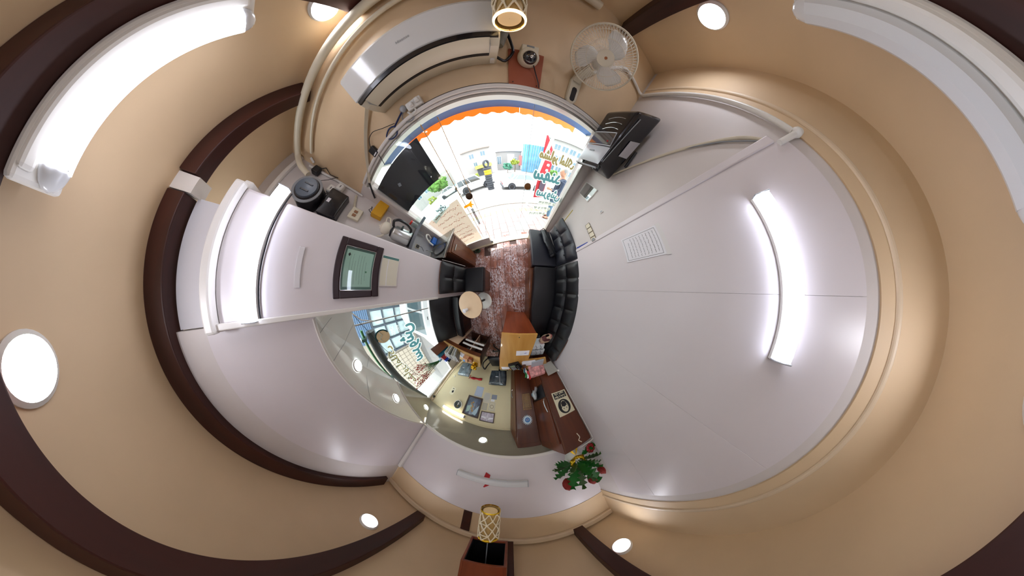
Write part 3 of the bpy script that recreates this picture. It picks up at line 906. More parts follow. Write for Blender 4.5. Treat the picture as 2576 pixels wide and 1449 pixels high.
# ================================================================== FURNITURE
def lerp(a, b, t): return a + (b - a) * t
def along(pts, u):
    """point on a polyline by fraction of its length"""
    pts = [Vector(p) for p in pts]
    L = [(b - a).length for a, b in zip(pts, pts[1:])]
    s = u * sum(L)
    for a, b, l in zip(pts, pts[1:], L):
        if s <= l + 1e-9: return a.lerp(b, s / l)
        s -= l
    return pts[-1]
def cushion_back(name, low, high, thick, cells, rows, bulge, material, parent, wall_side):
    """upholstered backrest between a low and a high line; wall_side = direction away from the sitter"""
    W = Vector(wall_side).normalized()
    nu, nv = max(12, cells * 8), max(8, rows * 8)
    def f(u, v):
        p = along(low, u).lerp(along(high, u), v)
        cu, cv = abs(math.sin(PI * u * cells)), abs(math.sin(PI * v * rows))
        e = (min(1, u * 30, (1 - u) * 30) * min(1, v * 12, (1 - v) * 12)) ** .5
        d = bulge * (cu * cv) ** .35 if cells > 1 or rows > 1 else bulge * (math.sin(PI * u) * math.sin(PI * v)) ** .3
        return p - W * (d * e)
    def g(u, v):
        return along(low, u).lerp(along(high, u), v) + W * (thick * (1 - .25 * v))
    mb = MB()
    mb.grid(f, nu, nv)
    mb.grid(g, 4, 2)
    mb.grid(lambda u, v: f(u, 1).lerp(g(u, 1), v), nu, 2)
    mb.grid(lambda u, v: f(0, u).lerp(g(0, u), v), nv, 1)
    mb.grid(lambda u, v: f(1, u).lerp(g(1, u), v), nv, 1)
    return mb.build(name, material, parent, smooth=True)
def seams(low, high, cells, rows, parent, material='black'):
    for k in range(1, cells):
        a, b = along(low, k / cells), along(high, k / cells)
        MB().tube([a.lerp(b, .06), a.lerp(b, .97)], .0028, 5).build('seam', material, parent)
    for r in range(1, rows):
        pts = [along(low, u / 30).lerp(along(high, u / 30), r / rows) for u in range(1, 30)]
        MB().tube(pts, .0032, 5).build('seam', material, parent)
def stitches(low, high, r, parent, n=40, u0=.02, u1=.98):
    mb = MB()
    for k in range(n):
        a = u0 + (u1 - u0) * k / n
        p = along(low, a).lerp(along(high, a), r); q = along(low, a + .35 / n).lerp(along(high, a + .35 / n), r)
        d = Vector((0, 0, .004))
        mb.tube([p + d, q + d], .0022, 4)
    return tag(mb.build('stitching', mat('pale_thread', '#8d8a86', .6), parent), kind='stuff')

# long sofa on the right wall
so = thing('sofa', 'long black tufted leather sofa along the right wall', 'sofa', (0, 0, 0))
low = [(.885, .405, .45), (.85, .035, .45), (.825, -.3, .45), (.745, -.7, .45), (.66, -1.36, .45)]
high = [(.985, .412, .855), (.992, .04, .855), (.938, -.376, .855), (.892, -.717, .855), (.825, -1.03, .855), (.765, -1.37, .855)]
MB().prism([(.352, .418), (.338, -.3), (.338, -1.36), (.70, -1.38), (.80, -1.0), (.9, -.3), (.96, .418)], .0, .34).build('base', 'walnut', so, bevel=.004)
for a, b in ((.4, -.2), (-.22, -.82), (-.84, -1.34)):
    MB().box((.334, b + .01, .05), (.35, a - .01, .31)).build('drawer_front', 'walnut', so, bevel=.003)
MB().prism([(.43, .41), (.402, .03), (.366, -.5), (.35, -1.36), (.68, -1.36), (.76, -.7), (.85, -.28), (.9, .41)], .335, .45).build('seat', 'leather', so, bevel=.02, seg=3)
cushion_back('backrest', low, high, .05, 7, 2, .03, 'leather', so, (1, 0, 0))
seams(low, high, 7, 2, so)
stitches(low, high, .46, so, 60)
MB().tube([Vector(p) + Vector((.062, 0, -.005)) for p in high], .008, 6).build('wood_edge', 'walnut', so)

# short bench by the door
be = thing('bench', 'charcoal leather bench with button back beside the glass door', 'bench', (0, 0, 0))
low2 = [(.885, 1.33, .45), (.925, .9, .45), (.902, .445, .45)]
high2 = [(.945, 1.335, .86), (.985, .96, .86), (.998, .733, .86), (1.0, .452, .86)]
MB().prism([(.425, 1.37), (.43, .465), (.93, .465), (.93, 1.40)], .0, .35).build('base', 'walnut', be, bevel=.004)
MB().box((.419, .49, .05), (.43, .9, .31)).build('drawer_front', 'walnut', be, bevel=.002)
MB().box((.419, .93, .05), (.43, 1.34, .31)).build('drawer_front', 'walnut', be, bevel=.002)
MB().box((.416, .905, .22), (.423, .925, .33)).build('finger_slot', 'black', be)
MB().prism([(.388, 1.335), (.386, .43), (.91, .43), (.94, .8), (.885, 1.34)], .345, .45).build('seat', 'leather_g', be, bevel=.022, seg=3)
cushion_back('backrest', low2, high2, .045, 3, 2, .03, 'leather_g', be, (1, .06, 0))
stitches(low2, high2, .42, be, 26, .55, .98)
seams(low2, high2, 3, 1, be)
for u in (1 / 6, .5, 5 / 6):
    p = along(low2, u).lerp(along(high2, u), .5)
    MB().ball(p - Vector((.02, 0, 0)), .011, 10).build('button', 'black', be, smooth=True)
# folded umbrella bag on it
um = thing('umbrella_bag', 'black folded nylon bag lying on the charcoal bench', 'bag', (.742, .94, .452), math.radians(-80))
rnd = random.Random(5)
def bagf(u, v):
    x = (u - .5) * .68
    a = 2 * PI * v
    w = .085 * (1 - .25 * abs(u - .4) * 1.6) * (1 + .06 * math.sin(9 * u + 3 * a))
    h = .05 * (1 - .4 * abs(u - .45)) * (1 + .12 * math.sin(13 * u + 2 * a))
    if u in (0, 1): h *= .35
    return (x, w * math.cos(a), .055 + h * math.sin(a))
MB().grid(bagf, 26, 18).build('bag', mat('black_nylon', '#0c0e14', .3, bump=.25, bscale=30), um, smooth=True)
MB().tube([(-.34, -.05, .05), (-.36, 0, .09), (-.34, .06, .06)], .008, 6).build('strap', 'black', um)
MB().box((.2, -.08, .09), (.3, .06, .097)).build('flap', mat('black_nylon_flap', '#10131a', .25), um, bevel=.003)

# chair against the column
ch = thing('armless_chair', 'low black leather chair against the white column', 'chair', (0, 0, 0))
low3 = [(-.945, -.075, .45), (-.945, .4, .45)]
high3 = [(-1.105, -.095, .855), (-1.105, .425, .855)]
MB().prism([(-.578, .41), (-.574, -.07), (-1.15, -.08), (-1.15, .42)], .0, .35).build('base', 'walnut', ch, bevel=.004)
MB().prism([(-.545, .415), (-.541, -.08), (-.97, -.08), (-.97, .4)], .345, .45).build('seat', 'leather', ch, bevel=.02, seg=3)
cushion_back('backrest', low3, high3, .04, 2, 2, .026, 'leather', ch, (-1, 0, 0))
seams(low3, high3, 1, 2, ch)
stitches(low3, high3, .5, ch, 14, .35, .98)
MB().tube([(-1.15, -.095, .85), (-1.15, .425, .85)], .009, 6).build('wood_edge', 'walnut', ch)
MB().tube([(-.925, .432, .5), (-1.12, .452, .86)], .007, 6).build('metal_strip', 'alu', ch)

# black sofa under the alcove window
ws = thing('sofa', 'smooth black leather sofa under the alcove window', 'sofa', (0, 0, 0))
low4 = [(-1.325, -.19, .45), (-1.345, -.6, .45), (-1.37, -1.2, .45)]
high4 = [(-1.535, -.19, .845), (-1.575, -.7, .845), (-1.612, -1.2, .845)]
MB().prism([(-1.19, -.185), (-1.21, -.7), (-1.235, -1.2), (-1.56, -1.2), (-1.52, -.185)], .0, .33).build('base', 'dark', ws, bevel=.004)
MB().prism([(-1.145, -.185), (-1.165, -.6), (-1.198, -1.215), (-1.38, -1.2), (-1.34, -.185)], .325, .45).build('seat', 'leather', ws, bevel=.03, seg=4)
cushion_back('backrest', low4, high4, .04, 1, 1, .03, 'leather', ws, (-1, .05, 0))
cr = MB()
for k in range(4):
    cr.tube([(-1.2 - k * .005, -.98 - k * .035, .452), (-1.26, -.96 - k * .034, .455)], .004, 5)
cr.build('crease', 'leather_g', ws)

# round side table
rt_ = thing('round_table', 'small round beige table on a white disc base', 'table', (-.725, -.295, 0))
MB().lathe([(.0, .58), (.21, .58), (.237, .588), (.24, .598), (.236, .604), (.0, .604)], 48, cap0=False, cap1=False).build('top', mat('beige_veneer', '#d2b28e', .42, vary=.05, vscale=5), rt_, smooth=True)
MB().lathe([(.238, .586), (.242, .586), (.242, .599), (.238, .599)], 48, cap0=False, cap1=False).build('edge_band', 'walnut', rt_)
MB().lathe([(.0, .0), (.215, .0), (.22, .006), (.21, .014), (.03, .022), (.0, .022)], 48, T=Matrix.Translation((-.03, -.045, 0)), cap0=False, cap1=False).build('base_disc', 'plastic', rt_, smooth=True)
MB().lathe([(.028, .02), (.022, .58)], 16, T=Matrix.Translation((-.01, -.02, 0))).build('pole', 'black', rt_, smooth=True)
cu = thing('paper_cup', 'crumpled white paper cup on the round beige table', 'cup', (-.782, -.377, .6045))
MB().lathe([(.026, 0), (.033, .06), (.035, .075), (.036, .078), (.03, .074), (.02, .06), (.0, .058)], 18, cap1=False).build('cup', 'paper', cu, smooth=True)
MB().ball((0, 0, .072), .028, 10, sc=(1, 1, .45), wob=.12).build('crumpled_tissue', 'paper', cu)

# main desk on the right
dk = thing('desk', 'golden wood reception desk with reddish front panel', 'desk', (0, 0, 0))
MB().prism([(-.134, -.612), (.353, -.648), (.353, -.672), (-.134, -.636)], .0, .775).build('front_panel', 'red_wood', dk, bevel=.002)
MB().prism([(-.134, -.637), (-.116, -.638), (-.19, -1.18), (-.208, -1.178)], .0, .775).build('side_panel', 'red_wood', dk)
MB().prism([(.335, -.672), (.353, -.672), (.262, -1.22), (.244, -1.22)], .0, .775).build('side_panel', 'red_wood', dk)
MB().prism([(-.14, -.605), (.36, -.642), (.275, -1.232), (-.206, -1.188)], .775, .8).build('desk_top', 'oak', dk, bevel=.003)
MB().prism([(-.206, -1.192), (.275, -1.236), (.61, -1.262), (.72, -1.6), (-.243, -1.59)], .772, .797).build('return_top', 'oak', dk, bevel=.003)
MB().prism([(-.225, -1.2), (-.207, -1.2), (-.222, -1.57), (-.24, -1.57)], .0, .772).build('side_panel', 'red_wood', dk)
MB().lathe([(.0, .8), (.008, .8), (.007, .803), (.0, .804)], 12, T=Matrix.Translation((.1, -.675, 0))).build('screw_cap', 'black', dk)
# white computer cases lying on the sofa seat beside the desk
for k, (y0, y1, lb) in enumerate(((-1.06, -1.20, 'white flat case with cables on the sofa seat, nearer the pink cushion'), (-1.215, -1.375, 'white flat case with cables on the sofa seat, against the desk return'))):
    pc = thing('computer_case', lb, 'computer', (.49, (y0 + y1) / 2, .452), math.radians(-4))
    w_ = abs(y1 - y0) / 2
    MB().box((-.11, -w_, .008), (.13 + .03 * k, w_, .19)).build('case', mat('white_case', '#dfe6ea', .3) if k == 0 else bpy.data.materials['white_case'], pc, bevel=.006)
    MB().box((-.11, -w_ + .012, .19), (.13 + .03 * k, -w_ + .02, .193)).build('panel_gap', 'black', pc)
    for q in range(2):
        x = -.06 + q * .09 + .02 * k
        MB().tube([(x, w_, .196), (x + .03, .02, .215), (x + .02, -.03, .2), (x + .08, -w_, .197)], .003, 5).build('cable', 'black', pc)
    for sx in (-.09, .1):
        for sy in (-.05, .05): MB().lathe([(.012, 0), (.012, .01)], 10, T=Matrix.Translation((sx, sy, 0))).build('foot', 'black', pc)

# desk on the left, seen from its open front
ld = thing('desk', 'dark brown desk with tan top in front of the khaki wall', 'desk', (0, 0, 0))
fa, fb_ = Vector((-1.62, -1.225, 0)), Vector((-.64, -1.40, 0))
def fr_(u, off, z=0):
    d = (fb_ - fa); n = Vector((d.y, -d.x, 0)).normalized()   # towards the room is -n
    p = fa + d * u + (-n if False else n) * off
    return (p.x, p.y, z)
dpt = .42
def quadp(u0, u1, o0, o1): return [fr_(u0, o0)[:2], fr_(u1, o0)[:2], fr_(u1, o1)[:2], fr_(u0, o1)[:2]]
_n = Vector(((fb_ - fa).y, -(fb_ - fa).x, 0)).normalized()
S = 1 if _n.y < 0 else -1                                   # offsets grow towards the khaki wall
MB().prism(quadp(0, 1.0, 0, S * dpt), .70, .722).build('top', 'oak2', ld, bevel=.002)
MB().prism(quadp(0, 1.0, -.0 * S, S * .018), .615, .70).build('front_rail', 'walnut', ld, bevel=.002)
MB().prism(quadp(.982, 1.0, S * .0, S * dpt), .0, .70).build('side_panel', 'dark', ld, bevel=.002)
MB().prism(quadp(0, .018, S * .0, S * dpt), .0, .70).build('side_panel', 'tan', ld, bevel=.002)
MB().prism(quadp(.1, .4, -.012 * S, S * .0), .0, .615).build('tan_front_board', 'tan', ld, bevel=.002)
MB().prism(quadp(.1, .98, S * (dpt - .03), S * (dpt - .015)), .1, .6).build('back_panel', 'dark', ld)
MB().prism(quadp(.4, .982, S * .05, S * .36), .03, .05).build('bottom_shelf', 'dark', ld)
for z in (.34, .46):
    MB().prism(quadp(.43, .955, S * .03, S * .05), z, z + .045).build('front_slat', 'plastic', ld, bevel=.003)
MB().prism(quadp(.68, .7, S * .06, S * .34), .05, .6).build('divider', 'tan', ld)

# two plastic-wrapped office chairs behind the desks
M['wrap'] = mat('clear_plastic_wrap_over_black', '#3b444b', .12, bump=.9, bscale=14, coat=.8, vary=.45, vscale=16)
M['wrap2'] = mat('clear_plastic_wrap_grey', '#75848b', .14, bump=.9, bscale=13, coat=.8, vary=.5, vscale=14)
def office_chair(label, x, y, rz, ztop, zseat, wrap, arms=True):
    t = thing('office_chair', label, 'chair', (x, y, 0), rz)
    for k in range(5):
        a = 2 * PI * k / 5 + .3
        MB().tube([(0, 0, .09), (.24 * math.cos(a), .24 * math.sin(a), .07)], [.022, .014], 8).build('leg', 'black', t)
        MB().lathe([(.024, -.011), (.026, 0), (.024, .011)], 14, T=Matrix.Translation((.24 * math.cos(a), .24 * math.sin(a), .027)) @ Matrix.Rotation(a, 4, 'Z') @ Matrix.Rotation(PI / 2, 4, 'X')).build('caster', 'black', t)
    MB().lathe([(.025, .08), (.02, zseat - .08)], 12).build('gas_post', 'black', t, smooth=True)
    def seat(u, v):
        x_, y_ = (u - .5) * .42, (v - .5) * .40
        e = 1 - max(abs(u - .5), abs(v - .5)) * 2
        return (x_, y_, zseat - .045 + .045 * min(1, e * 5) ** .5)
    MB().grid(seat, 14, 14).box((-.2, -.19, zseat - .08), (.2, .19, zseat - .045)).build('seat', M['leather'] if wrap == 'wrap' else M[wrap], t, smooth=True)
    z0 = zseat + .1
    def back(u, v):
        w = .38 * (1 - .12 * abs(v - .55))
        e = min(1, (1 - max(abs(u - .5), abs(v - .5)) * 2) * 6) ** .5
        return ((u - .5) * w, .19 - .05 * e + .07 * (u - .5) ** 2 + .03 * v + .004 * math.sin(u * 37 + 5 * v) * e, z0 + v * (ztop - z0))
    def backr(u, v):
        w = .38 * (1 - .12 * abs(v - .55))
        return ((u - .5) * w, .215 + .03 * v, z0 + v * (ztop - z0))
    mb = MB().grid(back, 26, 22)
    mb.build('backrest', wrap, t, smooth=True)
    MB().grid(backr, 4, 4).build('back_shell', 'black', t, smooth=True, solid=.012)
    MB().box((-.03, .135, z0 + .5 * (ztop - z0)), (.03, .14, z0 + .5 * (ztop - z0) + .012)).build('care_tag', 'paper', t)
    MB().tube([(0, .1, zseat - .06), (0, .24, zseat - .03), (0, .245, z0 + .15)], .02, 8).build('back_bar', 'black', t)
    if arms:
        for s in (-1, 1):
            MB().tube([(s * .2, .05, zseat - .06), (s * .25, .05, zseat + .05), (s * .25, -.02, zseat + .18), (s * .25, -.16, zseat + .18), (s * .245, -.2, zseat + .1), (s * .21, -.14, zseat - .05)], .014, 8).build('armrest', 'black', t, smooth=True)
    return t
for_scale = office_chair('black office chair in clear plastic behind the golden desk', -.375, -1.93, math.radians(190), .90, .47, 'wrap')
for_scale.scale = (1.12, 1.0, 1.05)
for_scale = office_chair('office chair in shiny grey plastic behind the tan desk top, by the window', -1.27, -1.86, math.radians(208), .90, .47, 'wrap2', arms=False)
for_scale.scale = (1.2, 1.0, 1.06)

# ================================================================== ON THE RIGHT WALL
ht = thing('gas_heater', 'black wall heater with grey front near the glass door', 'heater', (0, 0, 0))
# plan: near side at the door-side corner of the wall panels; front faces the room
A_, B_, C_, D_ = Vector((.775, 1.10, 0)), Vector((.765, 1.50, 0)), Vector((1.02, 1.5, 0)), Vector((1.02, 1.13, 0))
mb = MB()
def hp(p, z): return (p.x, p.y, z)
lo = [hp(A_, 1.75), hp(B_, 1.75), hp(C_, 1.72), hp(D_, 1.70)]
hi = [hp(A_ + Vector((.03, .01, 0)), 2.31), hp(B_ + Vector((.03, -.02, 0)), 2.31), hp(C_, 2.47), hp(D_, 2.47)]
mb.add(lo + hi, [(0, 1, 2, 3), (7, 6, 5, 4), (0, 4, 5, 1), (1, 5, 6, 2), (2, 6, 7, 3), (3, 7, 4, 0)])
mb.build('body', 'blackgloss', ht, bevel=.03, seg=4)
def hf(u, z, o=0):  # point on the front face, o metres proud of it
    t = (z - 1.75) / .56
    p = (A_ + Vector((.03, .01, 0)) * t).lerp(B_ + Vector((.03, -.02, 0)) * t, u)
    return Vector((p.x - o, p.y, z))
mb = MB()
mb.grid(lambda u, v: hf(.03 + .94 * u, 1.74 + .185 * v, .003 + .02 * math.sin(PI * v) ** .7 * (math.sin(PI * u)) ** .4), 16, 10)
mb.build('front_grille', 'lgrey', ht, smooth=True)
MB().add([hf(.08, 1.95, .003), hf(.90, 1.95, .003), hf(.90, 2.07, .003), hf(.16, 2.07, .003)], [(0, 1, 2, 3)]).build('window', mat('smoked_window', '#4b4442', .08, coat=1), ht, solid=.003)
MB().tube([hf(.07, 1.942, .002), hf(.91, 1.942, .002), hf(.91, 2.078, .002), hf(.155, 2.078, .002)], .0045, 6, closed=True).build('window_frame', 'lgrey', ht)
MB().ball(hf(.25, 1.985, .004), .009, 8).build('ember', 'red', ht)
for k in range(3):
    z = 2.115 + k * .055
    MB().tube([hf(.2 + .22 * q / 6 * 2.4, z + .018 * math.sin(PI * q / 6), .001) for q in range(7)], .0025, 6).build('chrome_line', 'chrome', ht)
MB().add([hf(.4, 1.85, .0245), hf(.6, 1.85, .0245), hf(.6, 1.862, .0245), hf(.4, 1.862, .0245)], [(0, 1, 2, 3)]).build('badge_mark', 'black', ht, solid=.002)
def sf(u, z, o=.004):
    p = A_.lerp(D_, u)
    return (p.x, p.y - o, z)
MB().add([sf(.5, 1.93), sf(.9, 1.98), sf(.9, 2.17), sf(.5, 2.1)], [(0, 1, 2, 3)]).build('plate', mat('brushed_plate', '#c9c9cf', .3, metal=.5), ht, solid=.002)
MB().tube([sf(.06, 1.78, .003), sf(.28, 2.27, .003)], .004, 5).build('chrome_line', 'grey', ht)
for u in (.12, .88):
    MB().tube([hf(u, 1.745, -.05), hf(u, 1.70, -.06), hf(u, 1.69, .0)], .014, 6).build('foot', 'black', ht)
MB().tube([hf(.02, 1.7, .0), hf(.5, 1.69, .01), hf(.98, 1.7, .0)], .009, 6).build('front_rail', 'grey', ht)
MB().prism([(.9, 1.16), (.93, 1.14), (1.03, 1.2), (1.02, 1.23)], 1.99, 2.01).tube([wall('R', 1.13, 2.1, .03), wall('R', 1.11, 1.92, .02)], .014, 4).build('bracket', 'black', ht)

nt_ = on_wall('notice_sheet', 'taped white sheet with handwritten lines on the right wall', 'paper', 'R', .328, 1.594, .016)
MB().box((-.112, -.0016, -.165), (.112, 0, .155)).build('sheet', 'paper', nt_)
fr_b = MB()
for x0, z0, x1, z1 in ((-.1, -.15, .1, -.148), (-.1, .12, .1, .122), (-.1, -.15, -.098, .122), (.098, -.15, .1, .122)): fr_b.box((x0, -.0022, z0), (x1, -.0016, z1))
fr_b.build('border_line', 'ink', nt_)
hw = MB()
for k in range(9): scribble(hw, -.085 + (.03 if k == 8 else 0), .085, .098 - k * .0265, .011, -.0023, .0011, 40 + k)
tag(hw.build('handwriting', 'ink', nt_), kind='stuff')
MB().box((-.118, -.003, .14), (.118, -.0015, .17)).build('clear_tape', mat('glossy_tape', '#e3e0e0', .08), nt_)

mi = on_wall('small_mirror', 'small recessed mirror in the right wall under the black heater', 'mirror', 'R', 1.375, 1.44, .001)
MB().box((-.16, -.002, -.095), (.155, 0, .095)).build('glass', 'mirror', mi)
for a, b in (((-.17, -.012, .095), (.165, 0, .103)), ((-.17, -.012, -.103), (.165, 0, -.095)), ((-.17, -.012, -.1), (-.16, 0, .1)), ((.155, -.012, -.1), (.165, 0, .1))):
    MB().box(a, b).build('edge', 'plastic', mi)
sk = on_wall('socket_strip', 'ivory three-gang socket strip in the right wall', 'socket', 'R', .722, 1.158, .002)
MB().box((-.16, -.012, -.036), (.155, 0, .034)).build('frame', mat('brown_box_edge', '#6b5b48', .5), sk)
for k in range(4):
    x = -.148 + k * .078
    MB().box((x, -.02, -.03), (x + .066, -.01, .03)).build('module', 'ivory', sk, bevel=.003)
MB().lathe([(.02, 0), (.022, .004), (.0, .002)], 18, T=Matrix.Translation((.122, -.02, 0)) @ Matrix.Rotation(PI / 2, 4, 'X')).build('outlet_face', 'grey', sk)
bs = on_wall('tape_strip', 'blue strip stuck on the right wall above the bench end', 'strip', 'R', .613, .975, .016)
MB().box((-.012, -.003, -.095), (.01, 0, .095)).build('strip', mat('deep_blue_tape', '#123a9c', .35), bs)
bs.rotation_euler.y = .08
ys = on_wall('tape_strip', 'yellow strip stuck on the right wall beside the door', 'strip', 'R', 1.383, .93, .002)
MB().box((-.008, -.003, -.135), (.008, 0, .135)).build('strip', mat('olive_yellow_tape', '#c9b018', .4), ys)
sw = on_wall('light_switch', 'tiny grey switch on the right wall above the socket strip', 'switch', 'R', .892, 1.395, .002)
MB().box((-.022, -.006, -.022), (.02, 0, .022)).build('plate', 'white', sw, bevel=.002)
MB().box((-.012, -.009, -.014), (.01, -.005, .014)).build('rocker', 'lgrey', sw, bevel=.001)

# ================================================================== ON THE COLUMN
ct = on_wall('framed_certificate', 'certificate in a dark wide frame on the white column', 'picture', 'C', .148, 1.752, .001)
mb = MB()
for a, b in (((-.222, -.028, .125), (.218, 0, .178)), ((-.222, -.028, -.185), (.218, 0, -.128)), ((-.222, -.028, -.13), (-.165, 0, .13)), ((.162, -.028, -.13), (.218, 0, .13))): mb.box(a, b)
mb.build('frame', mat('plum_brown_frame', '#2a141b', .4), ct, bevel=.008)
mb = MB()
for a, b in (((-.168, -.02, .122), (.165, -.01, .128)), ((-.168, -.02, -.131), (.165, -.01, -.125)), ((-.168, -.02, -.13), (-.162, -.01, .127)), ((.159, -.02, -.13), (.165, -.01, .127))): mb.box(a, b)
mb.build('inner_rim', 'chrome', ct)
MB().box((-.165, -.008, -.128), (.163, 0, .126)).build('mat_board', mat('dark_green_mount', '#39675b', .4), ct)
MB().box((-.14, -.009, -.112), (.14, -.007, .11)).build('certificate', mat('pale_green_certificate', '#a9cbbd', .5), ct)
hw = MB()
for k in range(7): scribble(hw, -.12 + (.03 if k % 3 == 0 else 0), .11 - (.05 if k in (2, 6) else 0), .07 - k * .022, .006, -.0095, .0007, 60 + k)
tag(hw.build('print', 'ink', ct), kind='stuff')
MB().prism_y([(.085, .085), (.1, .096), (.115, .085), (.1, .074)], -.0099, -.009).build('emblem', 'ink', ct)
MB().lathe([(.001, 0), (.008, 0)], 14, T=Matrix.Translation((-.02, -.0099, -.07)) @ Matrix.Rotation(PI / 2, 4, 'X'), cap0=False, cap1=False).build('stamp', mat('green_stamp', '#3f7d57', .5), ct)
MB().box((-.165, -.0135, -.128), (.163, -.0125, .126)).build('pane', 'glass', ct)
ni = on_wall('wall_niche', 'cream label plate set in a small niche below the certificate', 'plate', 'C', .16, 1.474, .001)
MB().box((-.145, -.012, -.088), (.148, 0, .085)).build('frame', 'white', ni, bevel=.003)
MB().box((-.135, -.0135, -.078), (.12, -.012, .08)).build('plate', mat('cream_plate', '#ddd8c6', .4), ni)
MB().box((.12, -.0135, -.078), (.143, -.012, .08)).build('green_edge', mat('sea_green_edge', '#4f7d7b', .2), ni)
MB().box((-.135, -.0155, .018), (.12, -.0135, .024)).build('fold_line', 'paper', ni)
hd = on_wall('clear_holder', 'empty clear strip stuck under the lit tube on the column', 'holder', 'C', .118, 2.183, .001)
MB().box((-.118, -.006, -.02), (.118, -.0, .02)).build('sleeve', mat('milky_clear_sleeve', '#dfdde2', .06, coat=1), hd, bevel=.004)

# ================================================================== NOOK: SINK, SHELF, DEVICES
sc_ = thing('sink_cabinet', 'walnut sink cabinet in the nook by the glass front', 'cabinet', (0, 0, 0))
MB().prism([(-1.035, .95), (-1.02, .585), (-1.64, .64), (-1.64, 1.02), (-1.12, 1.06)], .0, .82).build('body', 'walnut', sc_, bevel=.003)
MB().prism([(-1.03, .94), (-1.016, .60), (-1.004, .60), (-1.018, .94)], .06, .79).build('door', 'walnut', sc_, bevel=.002)
hdl = [o for o in bpy.data.objects if o.name.startswith('door') and o.parent == sc_][0]
MB().tube([(-.995, .66, .735), (-.995, .78, .735)], .006, 8).build('handle', 'steel', hdl)
sk2 = thing('sink', 'stainless steel sink and drainboard on the walnut cabinet', 'sink', (0, 0, 0))
MB().prism([(-1.07, 1.085), (-1.09, .5), (-1.65, .6), (-1.65, 1.015)], .82, .835).build('basin_base', 'steel', sk2)
MB().prism([(-1.05, 1.09), (-1.085, .49), (-1.13, .49), (-1.1, 1.1)], .835, .856).build('rim', 'steel', sk2, bevel=.006)
MB().prism([(-1.1, 1.08), (-1.13, .8), (-1.63, .86), (-1.64, 1.0)], .835, .852).build('drainboard', 'steel', sk2, bevel=.005)
T = Matrix.Translation((-1.36, .72, .84)) @ Matrix.Diagonal((1.45, .8, 1, 1))
MB().lathe([(.001, -.012), (.09, -.01), (.135, .0), (.15, .012), (.16, .014)], 32, cap0=False, cap1=False, T=T).build('bowl', mat('brushed_bowl', '#8d8c8a', .25, metal=.9), sk2, smooth=True)
MB().lathe([(.02, .002), (.022, .006), (.0, .004)], 16, T=Matrix.Translation((-1.36, .72, .832))).build('drain', 'chrome', sk2)
fa_ = thing('faucet', 'chrome faucet with white hose over the sink', 'faucet', (0, 0, 0))
MB().tube([(-1.655, .96, .98), (-1.56, .96, .98)], .016, 10).build('body', 'chrome', fa_, smooth=True)
MB().tube([(-1.56, .96, .98), (-1.52, .965, 1.05), (-1.5, .93, 1.09), (-1.49, .87, 1.07), (-1.48, .82, 1.0), (-1.46, .79, .92)], .014, 10).build('hose', 'plastic', fa_, smooth=True)
MB().tube([(-1.57, .94, .98), (-1.54, .9, .985)], .012, 8).build('lever', 'chrome', fa_)
MB().tube([(-1.55, .7, .86), (-1.52, .66, 1.0)], .01, 6).build('spout_pipe', 'chrome', fa_)
sg = thing('dish_rack', 'bright blue dish pan standing at the back of the sink', 'pan', (-1.56, .93, .853), .1)
MB().box((-.06, -.075, 0), (.04, .075, .09)).build('pan', mat('bright_blue_plastic', '#2f74d8', .35), sg, bevel=.01)
ol = on_wall('wall_outlet', 'black framed outlet on the grey splashback', 'socket', 'N', .726, 1.13, .009)
MB().box((-.04, -.012, -.04), (.04, 0, .04)).build('plate', 'ivory', ol, bevel=.003)
MB().box((-.028, -.03, -.025), (.028, -.012, .025)).build('plug', 'black', ol, bevel=.004)
MB().tube([(0, -.03, -.01), (.0, -.06, -.06), (-.06, -.06, -.12)], .004, 6).build('cable', 'black', ol)
gh = thing('garden_hose', 'coiled dark green hose on the floor between cabinet and door', 'hose', (-.98, 1.06, 0))
MB().tube([((.075 + .004 * math.sin(5 * a)) * math.cos(a), (.05) * math.sin(a), .012 + .006 * a / 3) for a in [i * .25 for i in range(100)]], .008, 6).build('coil', mat('dark_green_rubber', '#1c3f2a', .4), gh, smooth=True)
sh = thing('wall_shelf', 'grey steel shelf across the nook above the sink', 'shelf', (0, 0, 0))
MB().prism([(-1.66, .56), (-1.66, 1.0), (-1.35, 1.095), (-1.35, .5)], 1.272, 1.29).build('board', 'steel', sh, bevel=.003)
MB().prism([(-1.35, .5), (-1.35, 1.095), (-1.342, 1.095), (-1.342, .5)], 1.268, 1.31).build('front_lip', mat('dark_steel_lip', '#55555c', .3, metal=.6), sh)
MB().tube([(-1.6, .95, 1.27), (-1.64, .95, 1.1)], .01, 6).tube([(-1.64, .95, 1.1), (-1.655, .95, 1.1)], .01, 6).build('bracket', 'lgrey', sh)
ke = thing('kettle', 'steel electric kettle with black handle on the grey shelf', 'kettle', (-1.48, .70, 1.291), math.radians(20))
ke.scale = (1.3, 1.3, 1.32)
MB().lathe([(.085, 0), (.088, .02), (.088, .024)], 28).build('power_base', 'black', ke, smooth=True)
MB().lathe([(.083, .025), (.085, .04), (.074, .19), (.062, .21), (.02, .222), (.0, .222)], 32, cap1=False).build('body', mat('kettle_steel', '#c8c8c6', .25, metal=.8), ke, smooth=True)
MB().lathe([(.06, .208), (.05, .228), (.0, .236)], 28, cap1=False).build('lid', 'black', ke, smooth=True)
MB().tube([(.05, .02, .225), (.1, .03, .24), (.135, .035, .2), (.138, .035, .12), (.11, .03, .06), (.085, .02, .05)], .013, 10).build('handle', 'blackgloss', ke, smooth=True)
MB().box((.07, -.01, .13), (.086, .05, .15)).build('switch', 'black', ke)
te = thing('teapot', 'cream porcelain teapot standing on top of the steel kettle', 'teapot', (-1.48, .70, 1.603), math.radians(250))
